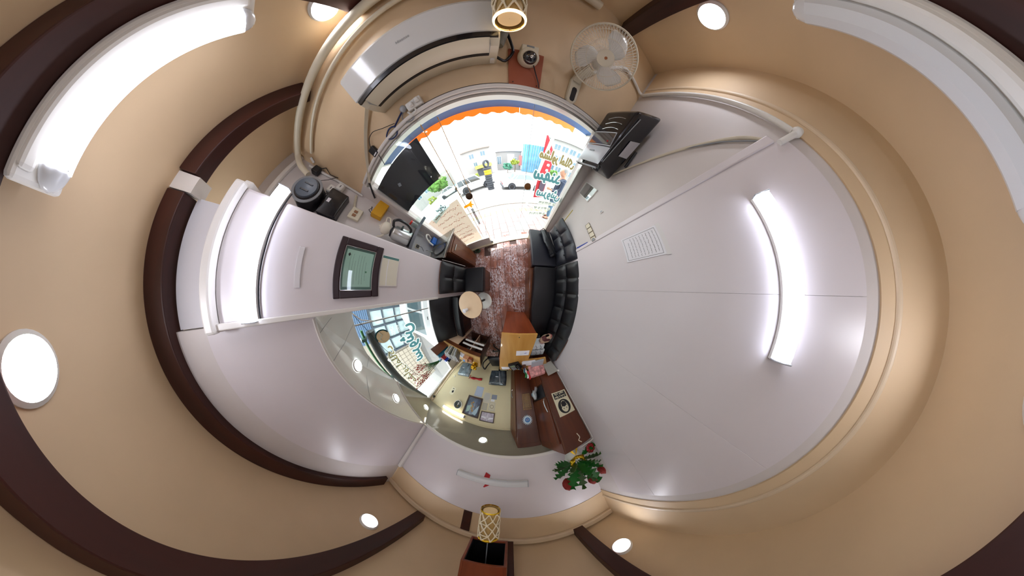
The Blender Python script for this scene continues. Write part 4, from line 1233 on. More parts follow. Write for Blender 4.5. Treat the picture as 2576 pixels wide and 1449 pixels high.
MB().lathe([(.045, 0), (.07, .03), (.078, .06), (.07, .095), (.045, .115)], 28).build('body', mat('cream_porcelain', '#e7decb', .2), te, smooth=True)
MB().lathe([(.046, .113), (.03, .128), (.01, .132), (.012, .145), (.0, .15)], 20, cap1=False).build('lid', mat('cream_porcelain_lid', '#eae2d2', .2), te, smooth=True)
MB().tube([(.07, 0, .05), (.11, 0, .08), (.125, 0, .12)], [.018, .012, .008], 10).build('spout', bpy.data.materials['cream_porcelain'], te, smooth=True)
MB().tube([(-.07, 0, .09), (-.12, 0, .1), (-.125, 0, .06), (-.075, 0, .035)], .008, 8).build('handle', bpy.data.materials['cream_porcelain'], te, smooth=True)
jr = thing('jar', 'clear jar with a red lid on the grey shelf', 'jar', (-1.52, .985, 1.29))
MB().lathe([(.04, 0), (.042, .01), (.042, .09), (.034, .105)], 20).build('glass_body', mat('clear_jar_glass', '#dfe4e4', .05, trans=.8), jr, smooth=True)
MB().lathe([(.036, .104), (.038, .108), (.038, .128), (.0, .13)], 20, cap1=False).build('lid', mat('red_lid', '#cf2a22', .3), jr, smooth=True)
for k, (x, y) in enumerate(((-1.42, .98), (-1.42, 1.045), (-1.46, .93))):
    g_ = thing('drinking_glass', ['clear drinking glass at the window end of the grey shelf, nearer the room', 'clear drinking glass at the window end of the grey shelf, touching the window', 'clear drinking glass on the grey shelf between jar and kettle'][k], 'glass', (x, y, 1.29), 0, 'drinking glasses on the grey shelf')
    MB().lathe([(.022, 0), (.029, .085), (.027, .085), (.02, .006), (.0, .006)], 18, cap1=False).build('glass_body', 'glass', g_, smooth=True)
yb = on_wall('box', 'yellow cardboard box on the nook wall above the kettle', 'box', 'N', .985, 1.862, .0)
MB().box((-.14, -.095, -.068), (.14, 0, .068)).build('carton', 'yellow', yb, bevel=.003)
MB().box((-.14, -.06, .066), (-.02, -.02, .07)).tube([(-.12, -.04, .07), (-.1, -.05, .12), (-.05, -.05, .1), (-.03, -.03, .12), (-.08, -.03, .09)], .004, 5).build('wires', 'black', yb)
sb = on_wall('switch_box', 'ivory surface switch box on the nook wall at the column edge', 'switch', 'N', .775, 2.085, .0)
sb.scale = (1.35, 1.2, 1.35)
MB().box((-.05, -.035, -.045), (.05, 0, .05)).build('case', 'ivory', sb, bevel=.004)
MB().box((-.03, -.042, -.01), (-.008, -.034, .02)).box((.004, -.042, -.01), (.024, -.034, .02)).build('rocker', mat('copper_rocker', '#9a6b4a', .4), sb)
td = thing('trunking', 'white trunking rising from the switch box towards the glass front', 'trunking')
MB().tube([(-1.655, .79, 2.12), (-1.655, .9, 2.18), (-1.655, .985, 2.22)], .014, 4).build('run', 'ivory', td)
bd = on_wall('siren', 'black round device with two slots, high in the nook', 'device', 'N', .735, 2.575, .0)
MB().lathe([(.125, .0), (.13, .03), (.12, .14), (.095, .17)], 32, T=Matrix.Rotation(PI / 2, 4, 'X')).build('body', 'black', bd, smooth=True)
MB().lathe([(.09, .168), (.085, .182), (.0, .186)], 32, T=Matrix.Rotation(PI / 2, 4, 'X'), cap1=False).build('face', mat('blue_grey_face', '#54606e', .3), bd, smooth=True)
for s in (-1, 1): MB().box((-.008 + s * .03, -.19, -.04), (.004 + s * .03, -.18, .035)).build('slot', 'black', bd)
MB().lathe([(.118, .148), (.124, .15), (.124, .158), (.117, .16)], 32, T=Matrix.Rotation(PI / 2, 4, 'X')).build('rim', 'grey', bd, smooth=True)
bb = on_wall('recorder_box', 'black box with white sticker below the round black device', 'device', 'N', .745, 2.335, .0)
MB().box((-.13, -.1, -.1), (.14, 0, .1)).build('case', 'blackgloss', bb, bevel=.012)
MB().box((-.01, -.103, .03), (.03, -.1, .06)).build('sticker', 'paper', bb)
for k, (t_, z_) in enumerate(((.955, 2.405), (.89, 2.47))):
    p_ = on_wall('wall_socket', ['rounded white socket high in the nook, nearer the front corner', 'rounded white socket high in the nook, beside the black box'][k], 'socket', 'N', t_, z_, .0)
    p_.scale = (1.0, 1.2, 1.0)
    MB().box((-.045, -.05, -.038), (.045, 0, .038)).build('case', 'plastic', p_, bevel=.02, seg=4)
    MB().box((-.012, -.053, -.004), (.012, -.05, .001)).build('slot', 'black', p_)
    MB().tube([(-.04, -.03, .0), (-.09, -.03, .03), (-.14, -.03, .01)], .004, 5).build('cable', 'black', p_)
ca = on_wall('cable_bundle', 'black camera bracket with trailing wires under the nook ceiling', 'cable', 'N', .98, 2.72, .0)
MB().box((-.03, -.06, -.03), (.04, 0, .04)).build('bracket', 'black', ca, bevel=.01)
MB().tube([(.0, -.05, .0), (.06, -.06, -.06), (.03, -.05, -.14), (.05, -.04, -.22)], .004, 5).tube([(-.03, -.05, -.02), (-.1, -.05, -.08), (-.02, -.04, -.16), (.04, -.04, -.2)], .003, 5).build('wires', 'black', ca)

# ================================================================== ALCOVE: KHAKI WALL
def kframe(name, label, x0, x1, z0, z1, fw, fm, off=.001, d=.02, pic=None):
    t = on_wall(name, label, 'picture', 'K', (x0 + x1) / 2, (z0 + z1) / 2, off)
    w, h = abs(x1 - x0) / 2, abs(z1 - z0) / 2
    mb = MB()
    for a, b in (((-w, -d, h - fw), (w, 0, h)), ((-w, -d, -h), (w, 0, -h + fw)), ((-w, -d, -h + fw), (-w + fw, 0, h - fw)), ((w - fw, -d, -h + fw), (w, 0, h - fw))): mb.box(a, b)
    mb.build('frame', fm, t, bevel=.003)
    MB().box((-w + fw, -d * .4, -h + fw), (w - fw, 0, h - fw)).build('picture', pic or 'paper', t)
    return t, w, h
t, w, h = kframe('framed_picture', 'large brown framed picture with golden figures, right of the clock', -.995, -.645, 1.24, 1.665, .032, 'dark', pic=mat('dusk_blue_picture', '#3b4660', .15, vary=.5, vscale=14, coat=.6))
MB().prism_y([(-w + .04, -.05), (-.05, .08), (-.02, .15), (-.1, .17), (-w + .05, .1)], -.0095, -.0085).build('pale_patch', mat('pale_blue_patch', '#a9c0cc', .3), t)
MB().prism_y([(.02, -.02), (.12, .02), (.11, .16), (.05, .12)], -.0095, -.0085).build('pale_patch', mat('mint_patch', '#9db8b0', .3), t)
for k in range(7):
    MB().ball((-.02 + .018 * (k % 3) + .006 * k, -.01, .1 - .03 * k), .016, 8, sc=(1, .2, 1.1), wob=.3).build('golden_figure', mat('ochre_figure', '#b98a45', .4) if k == 0 else bpy.data.materials['ochre_figure'], t)
t, w, h = kframe('framed_picture', 'small brown framed print below and right of the large picture', -.612, -.335, 1.495, 1.69, .014, 'dark', pic=mat('mauve_print', '#b9aebb', .3, vary=.3, vscale=18))
MB().box((-.005, -.0095, -h + .016), (.003, -.008, h - .016)).box((-w + .018, -.0095, .0), (w - .018, -.008, .006)).build('pale_line', 'paper', t)
MB().prism_y([(-w + .02, .02), (-.02, .05), (-.03, .012), (-w + .02, .0)], -.0095, -.008).prism_y([(.02, .04), (w - .02, .02), (w - .03, .0), (.02, .012)], -.0095, -.008).build('pale_shape', 'paper', t)
def ksheet(label, x0, x1, z0, z1, m='paper', seed=0, border=True, ink='ink'):
    t = on_wall('wall_sheet', label, 'paper', 'K', (x0 + x1) / 2, (z0 + z1) / 2, .0012)
    w, h = abs(x1 - x0) / 2, abs(z1 - z0) / 2
    MB().box((-w, -.0015, -h), (w, 0, h)).build('sheet', m, t)
    if border:
        mb = MB()
        for a, b in (((-w + .012, -.0022, h - .016), (w - .012, -.0015, h - .013)), ((-w + .012, -.0022, -h + .013), (w - .012, -.0015, -h + .016)), ((-w + .012, -.0022, -h + .013), (-w + .015, -.0015, h - .013)), ((w - .015, -.0022, -h + .013), (w - .012, -.0015, h - .013))): mb.box(a, b)
        mb.build('border_line', 'grey', t)
    mb = MB()
    n_ = max(2, int(h * 2 / .03))
    for k in range(n_ - 1): scribble(mb, -w + .025, w - .025, h - .03 - k * .026, .007, -.0024, .0007, seed * 10 + k)
    tag(mb.build('print', 'grey', t), kind='stuff')
    return t
ksheet('pale blue bordered sheet on the khaki wall, lowest and leftmost of the papers', -.88, -.69, .975, 1.22, mat('pale_blue_sheet', '#b9c3d6', .5), 1)
t = ksheet('tall cream certificate sheet with a rounded panel, right of the blue sheet', -.65, -.478, 1.08, 1.31, mat('cream_certificate', '#cfc6b4', .5), 2, False)
MB().lathe([(.001, 0), (.07, 0)], 24, T=Matrix.Translation((0, -.0028, -.02)) @ Matrix.Rotation(PI / 2, 4, 'X') @ Matrix.Diagonal((1, 1.25, 1, 1)), cap0=False, cap1=False).build('oval_panel', mat('grey_oval', '#c2bdb4', .5), t)
ksheet('small blue-grey printed card on the khaki wall, rightmost of the papers', -.46, -.338, 1.107, 1.21, mat('blue_grey_card', '#868c9c', .4), 3, False)
ksheet('plain beige sheet beside the large picture', -.628, -.515, 1.318, 1.472, mat('beige_sheet', '#b8b09c', .5), 4)
t = ksheet('cream sheet with a round emblem above the small framed print', -.49, -.35, 1.272, 1.465, mat('cream_emblem_sheet', '#d5cbb2', .5), 5)
MB().tube([(.035 * math.cos(a), -.003, .005 + .035 * math.sin(a)) for a in [i * PI / 12 for i in range(24)]], .004, 5, closed=True).build('emblem_ring', mat('brown_ring', '#8c7c64', .5), t)
ksheet('small white slip under the blue-grey card', -.465, -.38, 1.216, 1.262, 'paper', 6, False)
st = on_wall('sticker', 'cream leaf-shaped sticker with a figure on the khaki wall', 'sticker', 'K', -1.45, 1.31, .0012)
MB().prism_y([(-.07, .02), (-.055, .085), (.0, .1), (.055, .08), (.07, .02), (.06, -.04), (.065, -.1), (-.06, -.09)], -.0015, 0).build('sheet', mat('cream_sticker', '#e8dfbf', .5), st)
MB().prism_y([(-.03, -.03), (.02, .0), (.0, .05), (-.04, .03)], -.0022, -.0015).build('figure', 'ink', st)
MB().box((-.02, -.0022, -.07), (.03, -.0015, -.055)).build('caption', 'ink', st)
ck = on_wall('wall_clock', 'round black wall clock with a white rim on the khaki wall', 'clock', 'K', -1.155, 1.537, .001)
TX = Matrix.Rotation(PI / 2, 4, 'X')
MB().lathe([(.098, 0), (.1, .012), (.094, .026), (.084, .022)], 40, T=TX, cap1=False).build('rim', 'plastic', ck, smooth=True)
MB().lathe([(.0, .012), (.086, .012)], 40, T=TX, cap0=False, cap1=False).build('dial', mat('black_green_dial', '#26302c', .4), ck)
for k in range(12):
    a = 2 * PI * k / 12
    MB().box((-.002, -.0145, .066), (.002, -.013, .078), T=Matrix.Rotation(a, 4, 'Y')).build('hour_mark', 'ivory', ck)
for a, l, w_ in ((2.9, .05, .0035), (3.35, .068, .0025), (4.1, .06, .0012)):
    MB().box((-w_, -.017, -.012), (w_, -.0155, l), T=Matrix.Rotation(a, 4, 'Y')).build('hand', 'plastic', ck)
MB().box((-.012, -.0145, .032), (.012, -.0135, .04)).build('dial_mark', 'gold', ck)
kc = on_wall('small_camera', 'small black camera in the corner above the khaki wall', 'camera', 'K', -1.80, 1.66, .0)
MB().ball((0, -.03, 0), .026, 12).tube([(0, 0, .03), (0, -.03, .03)], .01, 6).build('head', 'black', kc, smooth=True)
MB().tube([(-.0, -.02, -.02), (.03, -.015, -.08), (.02, -.012, -.16), (.08, -.012, -.2)], .003, 5).build('cable', 'black', kc)
rb = on_wall('red_scarf', 'crumpled red fabric strip low on the khaki wall between the chairs', 'fabric', 'K', -.98, .80, .0)
mb = MB()
mb.grid(lambda u, v: ((u - .5) * .34 , -.012 - .012 * math.sin(PI * v) - .006 * math.sin(17 * u), (v - .5) * (.06 + .015 * math.sin(11 * u)) + .03 * (u - .5)), 20, 5)
mb.build('strip', 'red', rb, smooth=True, solid=.004)
MB().prism_y([(.19, -.06), (.2, .06), (.215, .05), (.205, -.05)], -.015, -.008).build('end_tassel', 'red', rb)
ho = on_wall('wall_hook', 'small silver hook on the khaki wall beside the window corner', 'hook', 'K', -1.63, .93, .0)
MB().tube([(0, 0, .02), (0, -.02, .02), (0, -.025, -.01), (0, -.01, -.02)], .005, 6).box((-.012, -.003, .0), (.012, 0, .035)).build('hook', 'chrome', ho)

# brown cabinets
def sz(y): return 2.05 if y > -1.95 else 2.085 + (y + 1.99) * .655 - .006
def cabinet(name, label, poly, mats='cabinet'):
    t = thing(name, label, 'cabinet', (0, 0, 0))
    MB().prism(poly, 0, [sz(p[1]) for p in poly]).build('body', mats, t, bevel=.003)
    return t
c1 = cabinet('tall_cabinet', 'tall brown cabinet with a mask sign beside the right wall', [(.862, -1.632), (.497, -1.555), (.4, -2.085), (.44, -2.38), (.862, -2.38)])
def face(p, q, u0, u1, z0, z1, off, thick, top=None):
    p, q = Vector(p), Vector(q)
    d = (q - p); n = Vector((d.y, -d.x)).normalized()
    if n.dot(-p) < 0: n = -n
    a, b = p + d * u0, p + d * u1
    mb = MB()
    pts = [a + n * off, b + n * off, b + n * (off + thick), a + n * (off + thick)]
    mb.prism([tuple(x) for x in pts], z0, z1 if top is None else [top(x) for x in pts])
    return mb, n
SP, SQ = (.497, -1.555), (.4, -2.085)
FP, FQ = (.862, -1.632), (.497, -1.555)
mb, n = face(SP, SQ, .03, .97, 1.335, 1.93, 0.001, .016); dr_ = mb.build('door', 'cabinet', c1, bevel=.002)
mb, n = face(SP, SQ, .03, .97, .12, 1.1, 0.001, .016); mb.build('door', 'cabinet', c1, bevel=.002)
mb, n = face(SP, SQ, .05, .95, 1.115, 1.32, 0.001, .003); mb.build('open_shelf', 'black', c1)
p = Vector(SP).lerp(Vector(SQ), .1); nn = Vector((-.98, .18))
q = p + nn * .02
MB().tube([(q.x, q.y, 1.34), (q.x - .02, q.y - .005, 1.37), (q.x - .02, q.y - .01, 1.44), (q.x - .005, q.y - .0, 1.53)], .007, 8).build('handle', 'chrome', dr_)
mb, n = face(FP, FQ, .02, .98, .05, 2.03, .001, .012); fd_ = mb.build('end_panel', 'cabinet', c1, bevel=.002)
for u in (.99,):
    mb, n = face(FP, FQ, .975, 1.0, .05, 2.04, .012, .01); mb.build('edge_strip', 'walnut', c1)
hk = MB()
pp_ = Vector(FP).lerp(Vector(FQ), .45)
hk.tube([(pp_.x, pp_.y + .03, 1.90), (pp_.x + .01, pp_.y + .04, 1.95), (pp_.x - .01, pp_.y + .03, 1.98), (pp_.x + .01, pp_.y + .04, 2.01)], .005, 6)
hk.build('wire_hook', 'ivory', c1)
wt = thing('corner_trim', 'white plastic corner strip between the tall cabinet and the right wall', 'strip', (0, 0, 0))
MB().prism([(.868, -1.632), (.868, -1.605), (.912, -1.605), (.912, -1.632)], .75, 2.06).build('strip', 'white', wt, bevel=.004)
MB().tube([(.868, -1.6, 2.06), (.84, -1.62, 2.075), (.76, -1.64, 2.08), (.68, -1.62, 2.075)], .005, 6).build('cable', 'white', wt)
# mask sign on the cabinet end
mp = Vector(FP).lerp(Vector(FQ), .44) + Vector((.2, 1)).normalized() * .0155
ms = thing('mask_sign', 'black and white face mask sign on the tall cabinet', 'sign', (mp.x, mp.y, 1.475))
dirn = Vector(FQ) - Vector(FP)
ms.rotation_euler = (0, 0, math.atan2(dirn.y, dirn.x))
MB().box((-.13, -.0015, -.17), (.13, 0, .17)).build('sheet', mat('cream_sign', '#ddd5b8', .5), ms)
MB().lathe([(.001, 0), (.1, 0)], 40, T=Matrix.Translation((0, -.0022, .055)) @ TX, cap0=False, cap1=False).build('disc', 'ink', ms)
MB().prism_y([(.06 * math.cos(a) * (1 if math.sin(a) > 0 else .85), .055 + .082 * math.sin(a)) for a in [i * PI / 14 for i in range(28)]], -.003, -.0024).build('face', mat('cream_face', '#ddd5b8', .5), ms)
MB().prism_y([(-.042, .05), (.0, .066), (.042, .05), (.038, .0), (.0, -.022), (-.038, .0)], -.0037, -.003).build('mask', 'ink', ms)
for s in (-1, 1): MB().tube([(s * .042, -.0034, .05), (s * .06, -.0034, .075)], .003, 4).build('strap', 'ink', ms)
for s in (-1, 1): MB().lathe([(.001, 0), (.008, 0)], 12, T=Matrix.Translation((s * .024, -.0036, .085)) @ TX, cap0=False, cap1=False).build('eye', 'ink', ms)
MB().box((-.11, -.0022, -.155), (.11, -.0015, -.065)).build('caption_panel', 'ink', ms)
text('caption', 'لطفا با ماسک', .045, bpy.data.materials['cream_face'], ms, (0, -.0026, -.088), width=.19, offset=.0012)
text('caption', 'وارد شوید', .045, bpy.data.materials['cream_face'], ms, (0, -.0026, -.13), width=.17, offset=.0012)
# papers in its open shelf
pb = thing('paper_stack', 'loose white papers sticking out of the tall cabinet shelf', 'paper', (.408, -1.66, 1.12), .3)
MB().add([(0, 0, 0), (.0, -.2, .01), (-.06, -.25, .1), (-.05, .0, .09)], [(0, 1, 2, 3)]).add([(-.02, .02, .0), (-.01, -.2, .0), (-.07, -.12, .13), (-.06, .04, .12)], [(0, 1, 2, 3)]).build('sheet', 'paper', pb, solid=.002)
pbg = thing('plastic_bag', 'clear plastic bag of papers in the tall cabinet shelf', 'bag', (.39, -1.84, 1.22), .2)
MB().ball((0, 0, 0), .09, 14, sc=(.5, 1.3, .95), wob=.1).build('bag', mat('milky_bag', '#c2cbd0', .15, coat=.6), pbg, smooth=True)
MB().box((-.05, -.02, -.03), (-.045, .03, .02)).build('blue_label', mat('sky_label', '#5fa6c6', .4), pbg)

c2 = cabinet('tall_cabinet', 'tall brown cabinet with a gear badge behind the golden desk', [(.392, -2.1), (.075, -2.1), (-.015, -2.40), (.392, -2.385)])
mb, n = face((.392, -2.1), (.075, -2.1), .02, .98, .05, 1.95, .001, .012); mb.build('front_panel', 'cabinet', c2, bevel=.002)
mb, n = face((.075, -2.1), (-.015, -2.40), .04, .5, .1, 1.86, .001, .014); mb.build('door', 'walnut', c2, bevel=.002)
mb, n = face((.075, -2.1), (-.015, -2.40), .52, .98, .1, 1.78, .001, .014); d_ = mb.build('door', 'walnut', c2, bevel=.002)
MB().tube([(.013, -2.25, 1.0), (-.005, -2.255, 1.03), (-.005, -2.255, 1.13), (.013, -2.25, 1.18)], .007, 8).build('handle', 'chrome', d_)
for k, (z, h_) in enumerate(((.66, .07), (.76, .16), (.95, .05), (1.05, .07))):
    ns = thing('paper_note', ['white paper note on the gear-badge cabinet door, lowest', 'long torn white note on the gear-badge cabinet door', 'tiny round white note on the gear-badge cabinet door', 'white paper note on the gear-badge cabinet door, topmost'][k], 'paper', (.052, -2.135, z))
    ns.rotation_euler = (0, 0, math.radians(-107))
    MB().prism_y([(-.012, 0), (.016, .005), (.018, h_), (-.01, h_ * .9), (-.018, h_ * .5)], -.0015, 0).build('slip', 'paper', ns)
    scr = MB()
    for q in range(int(h_ / .022)): scribble(scr, -.008, .013, .014 + q * .02, .004, -.002, .0006, 130 + k * 10 + q)
    tag(scr.build('handwriting', 'ink', ns), kind='stuff')
pq = thing('carved_plaque', 'carved wooden plaque on the gear-badge cabinet', 'plaque', (.268, -2.0865, 1.285), PI)
mb = MB()
for a, b in (((-.078, -.016, .12), (.078, 0, .152)), ((-.078, -.016, -.152), (.078, 0, -.12)), ((-.078, -.016, -.12), (-.05, 0, .12)), ((.05, -.016, -.12), (.078, 0, .12))): mb.box(a, b)
M['plaque'] = wood('plaque_wood', '#6e4a26', '#8f6a3c', .4, (1, 1, .3), 16)
mb.build('frame', 'plaque', pq, bevel=.005)
MB().box((-.05, -.008, -.12), (.05, 0, .12)).build('field', 'plaque', pq)
mb = MB()
for k in range(6): mb.tube([(-.035 + .004 * k, -.01, .1 - k * .036), (-.01, -.011, .085 - k * .036), (.02, -.01, .1 - k * .036), (.036, -.011, .08 - k * .036)], .005, 5)
mb.build('carving', mat('pale_carving', '#a98a58', .5), pq)
gb = thing('gear_badge', 'silver gear badge with a blue centre on the brown cabinet', 'badge', (.245, -2.0865, 1.60), PI)
gear = []
for k in range(18):
    a = 2 * PI * k / 18
    for da, r_ in ((-.09, .062), (-.055, .08), (.055, .08), (.09, .062)): gear.append((r_ * math.cos(a + da), r_ * math.sin(a + da)))
MB().prism_y(gear, -.004, 0).build('gear', mat('silver_foil', '#a9b4bd', .3, metal=.5), gb)
MB().lathe([(.001, 0), (.04, 0)], 28, T=Matrix.Translation((0, -.005, 0)) @ TX, cap0=False, cap1=False).build('blue_disc', mat('badge_blue', '#2a6fb0', .4), gb)
MB().tube([(-.02, -.0065, -.01), (-.008, -.0065, .015), (.0, -.0065, -.008), (.012, -.0065, .016), (.02, -.0065, -.01)], .004, 5).tube([(-.016, -.0065, -.02), (.016, -.0065, -.02)], .003, 5).build('logo_mark', 'paper', gb)

# artificial flowers on top of the tall cabinet
fw = thing('flower_arrangement', 'artificial red pompom flowers in a white wrap with a gold bow', 'flowers', (.63, -1.74, 2.06))
MB().lathe([(.05, 0), (.075, .06), (.1, .13), (.09, .125), (.05, .03), (.0, .03)], 20, cap1=False).build('wrap', mat('pleated_white_paper', '#d9d8d2', .5, bump=.5, bscale=25), fw, smooth=True)
for s in (-1, 1):
    mb = MB()
    mb.grid(lambda u, v: (s * (.01 + .07 * u), .085 + .03 * math.sin(PI * u) * math.sin(PI * v), .1 + .05 * u + (v - .5) * (.03 + .05 * u)), 8, 6).build('bow_loop', 'gold', fw, smooth=True, solid=.003)
    MB().add([(0, .09, .08), (s * .06, .085, .0), (s * .03, .09, -.02)], [(0, 1, 2)]).build('bow_tail', 'gold', fw, solid=.002)
MB().ball((0, .095, .1), .02, 10).build('bow_knot', 'gold', fw)
leafm = [mat('dark_green_leaf', '#1d6a24', .4, vary=.2), mat('olive_green_leaf', '#3a6028', .4, vary=.2)]
rnd = random.Random(11)
def leaf_mesh(L, wd, n=6):
    """serrated frond along +x"""
    up, dn = [], []
    for i in range(n):
        x = L * (i + .3) / n
        w_ = wd * math.sin(PI * (i + .6) / (n + .4))
        up += [(x, w_ * .45, .01), (x + L * .12, w_, 0)]
        dn += [(x, -w_ * .45, .01), (x + L * .12, -w_, 0)]
    return [(0, 0, 0)] + up + [(L, 0, -.02)] + dn[::-1]
dirs_ = [(-.9, .1, .35), (-.8, .25, .0), (-.6, .3, -.15), (-.9, -.1, .6), (-.4, .4, .5), (.1, .45, .5), (.5, .3, .45), (.75, .2, .5), (.9, .1, .25), (.55, .35, .1), (.0, .5, .2), (-.3, .45, .05), (.3, .4, .75), (-.55, .2, .8), (.85, .0, .7), (-.1, .2, .95), (.4, .1, -.1)]
for k, d in enumerate(dirs_):
    v = Vector(d).normalized()
    Tm = Matrix.Translation(Vector((0, .02, .14)) + v * .04) @ v.to_track_quat('X', 'Z').to_matrix().to_4x4() @ Matrix.Rotation(rnd.uniform(-.8, .8), 4, 'X')
    MB().poly(leaf_mesh(rnd.uniform(.19, .27), rnd.uniform(.045, .075)), T=Tm).build('leaf', leafm[k % 2], fw, solid=.0015)
for k, c in enumerate(((-.14, .05, .335), (.09, .06, .395), (.255, -.02, .42))):
    fl = MB()
    fl.ball(c, .055, 22, wob=.09)
    fo = fl.build('pompom', mat('brick_red_pompom', '#8c2018', .75, bump=.6, bscale=90) if k == 0 else bpy.data.materials['brick_red_pompom'], fw)
    MB().tube([(0, .02, .14), (c[0] * .5, c[1], .25), c], .004, 5).build('stem', leafm[0], fw)
mb = MB()
for k in range(8):
    a = 2 * PI * k / 8
    mb.ball((.19 + .035 * math.cos(a), .07, .1 + .035 * math.sin(a)), .022, 8, sc=(1, .5, 1))
tag(mb.build('small_red_blossom', mat('crimson_petal', '#8e0d12', .4), fw, smooth=True), kind='stuff')
# red bow behind the unlit tube
rd = on_wall('ribbon_bow', 'red fabric bow behind the unlit tube on the fascia', 'bow', 'B', -.26, 2.40, .003)
MB().prism_y([(-.03, -.06), (.02, -.085), (.035, -.03), (.03, .03), (.01, .05), (.03, .09), (.02, .095), (-.03, .06), (-.02, .0)], -.006, 0).build('bow', 'red', rd)

# ================================================================== ON THE GOLDEN DESK
pn = thing('note_paper', 'white note paper with a blue pen on the golden desk', 'paper', (.167, -1.018, .8005), math.radians(-2))
MB().box((-.102, -.06, 0), (.102, .06, .001)).build('sheet', 'paper', pn)
pe = thing('pen', 'blue pen lying on the white note paper', 'pen', (.175, -1.03, .8045), math.radians(14))
MB().tube([(-.05, 0, 0), (.02, 0, 0)], .0025, 8).build('barrel', 'lgrey', pe)
MB().tube([(.02, 0, 0), (.055, 0, 0)], .0034, 8).build('cap', mat('ink_blue_cap', '#1a2f9c', .4), pe)
tel = thing('desk_phone', 'black desk telephone with a display at the far edge of the golden desk', 'phone', (.06, -1.38, .7975), math.radians(25))
MB().prism_y([(-.095, 0), (.095, 0), (.095, .035), (-.095, .055)], -.1, .1).build('base', 'black', tel, bevel=.006)
mb = MB()
for i in range(4):
    for j in range(5):
        mb.box((-.075 + i * .026, -.08 + j * .022, .044), (-.058 + i * .026, -.066 + j * .022, .053 - i * .003))
tag(mb.build('keypad', 'lgrey', tel), kind='stuff')
MB().box((-.075, .04, .046), (.02, .08, .056)).build('display', mat('green_grey_display', '#7f8c74', .2), tel)
MB().tube([(.065, -.09, .06), (.068, -.05, .075), (.068, .05, .075), (.065, .09, .06)], [.022, .016, .016, .022], 10).build('handset', 'blackgloss', tel, smooth=True)
MB().tube([(.08 + .008 * math.cos(a), -.1 - .002 * a, .012 + .008 * math.sin(a)) for a in [i * .7 for i in range(50)]], .0025, 5).build('cord', 'black', tel)
nc = thing('note_cards', 'white note cards on the corner of the desk before the wrapped chair', 'paper', (-.125, -1.51, .7975), .1)
MB().box((-.07, -.05, 0), (.06, .045, .004)).build('card', 'paper', nc)
MB().box((-.05, -.04, .0045), (.08, .035, .007)).build('card', 'paper', nc, rot=(0, 0, .2))
ph = thing('pen_holder', 'brown pen holder behind the telephone', 'holder', (.215, -1.385, .7975))
MB().lathe([(.035, 0), (.038, .08), (.034, .08), (.031, .006), (.0, .006)], 20, cap1=False).build('cup', 'walnut', ph, smooth=True)
for k, (dx, dy, c_) in enumerate(((.01, .012, 'plastic'), (-.014, .006, 'grey'), (.0, -.014, 'blue'))):
    MB().tube([(dx * .5, dy * .5, .01), (dx * 1.8, dy * 1.8, .15)], .0035, 6).build('pen', c_, ph)
fg = thing('table_flag', 'small green, white and red table flag on the golden desk', 'flag', (.262, -1.47, .7975))
MB().lathe([(.025, 0), (.022, .01), (.004, .012)], 16).build('base', 'gold', fg)
MB().tube([(0, 0, .01), (.0, 0, .23)], .003, 6).build('pole', 'gold', fg)
for k, c_ in enumerate(('#1d8a3c', '#e9e7e2', '#c32430')):
    MB().grid(lambda u, v: (-.052 + .03 * k + .03 * v + .01 * math.sin(5 * u), .01 + .012 * math.sin(6 * u + k), .225 - .15 * u + .02 * (k - 1)), 6, 2).build('stripe', mat('flag_%s' % ('green', 'white', 'red')[k], c_, .6), fg, smooth=True, solid=.001)
bn = thing('sticky_notes', 'light blue sticky notes beside the table flag', 'paper', (.135, -1.50, .7975), .5)
MB().box((-.03, -.03, 0), (.03, .03, .02)).build('pad', mat('light_blue_pad', '#79bfe0', .5), bn)
pp2 = thing('paper_stack', 'stack of loose white papers on the golden desk before the pink bag', 'paper', (.30, -1.335, .7975), .1)
for k in range(4): MB().box((-.12, -.075, .001 + .004 * k), (.11, .075, .0035 + .004 * k)).build('sheet', 'paper', pp2, rot=(0, 0, .12 * (k % 3 - 1)))
gf = thing('folder', 'light grey folder lying before the pink patterned bag', 'folder', (.46, -1.36, .8), .08)
MB().box((-.11, -.085, .0), (.11, .085, .03)).build('cover', mat('light_grey_folder', '#aab0b8', .4), gf, bevel=.003)
M['pinkp'] = mat('pink_pattern_fabric', '#c98a88', .6, vary=.5, vscale=22)
pk = thing('gift_bag', 'pink patterned bag standing behind the grey folder', 'bag', (.45, -1.525, .80), .05)
MB().add([(-.15, 0, 0), (.15, 0, 0), (.15, .075, 0), (-.15, .075, 0), (-.13, -.01, .2), (.14, -.02, .17), (.14, .04, .16), (-.13, .05, .19)],
         [(0, 1, 2, 3), (0, 4, 5, 1), (1, 5, 6, 2), (2, 6, 7, 3), (3, 7, 4, 0), (4, 7, 6, 5)]).build('bag', 'pinkp', pk, bevel=.006)
fp = thing('frosted_panel', 'frosted clear sheet standing between sofa end and tall cabinet', 'panel', (0, 0, 0))
MB().add([(.60, -1.485, .80), (.80, -1.50, .76), (.862, -1.545, .98), (.62, -1.50, 1.03)], [(0, 1, 2, 3)]).build('sheet', mat('frosted_clear_sheet', '#c9c4bb', .25, trans=.35), fp, solid=.004)
MB().box((.845, -1.56, .965), (.875, -1.53, 1.0)).build('cap', 'white', fp)
od = thing('tape_dispenser', 'cream tape dispenser on the desk beside the tall cabinet', 'dispenser', (.665, -1.555, .80), .4)
MB().prism_y([(-.04, 0), (.05, 0), (.055, .03), (.02, .03), (.0, .06), (-.03, .06)], -.02, .02).build('body', 'ivory', od, bevel=.004)
MB().lathe([(.012, -.012), (.026, -.012), (.026, .012), (.012, .012)], 20, T=Matrix.Translation((-.012, 0, .05)) @ Matrix.Rotation(PI / 2, 4, 'X')).build('roll', 'tanv', od)
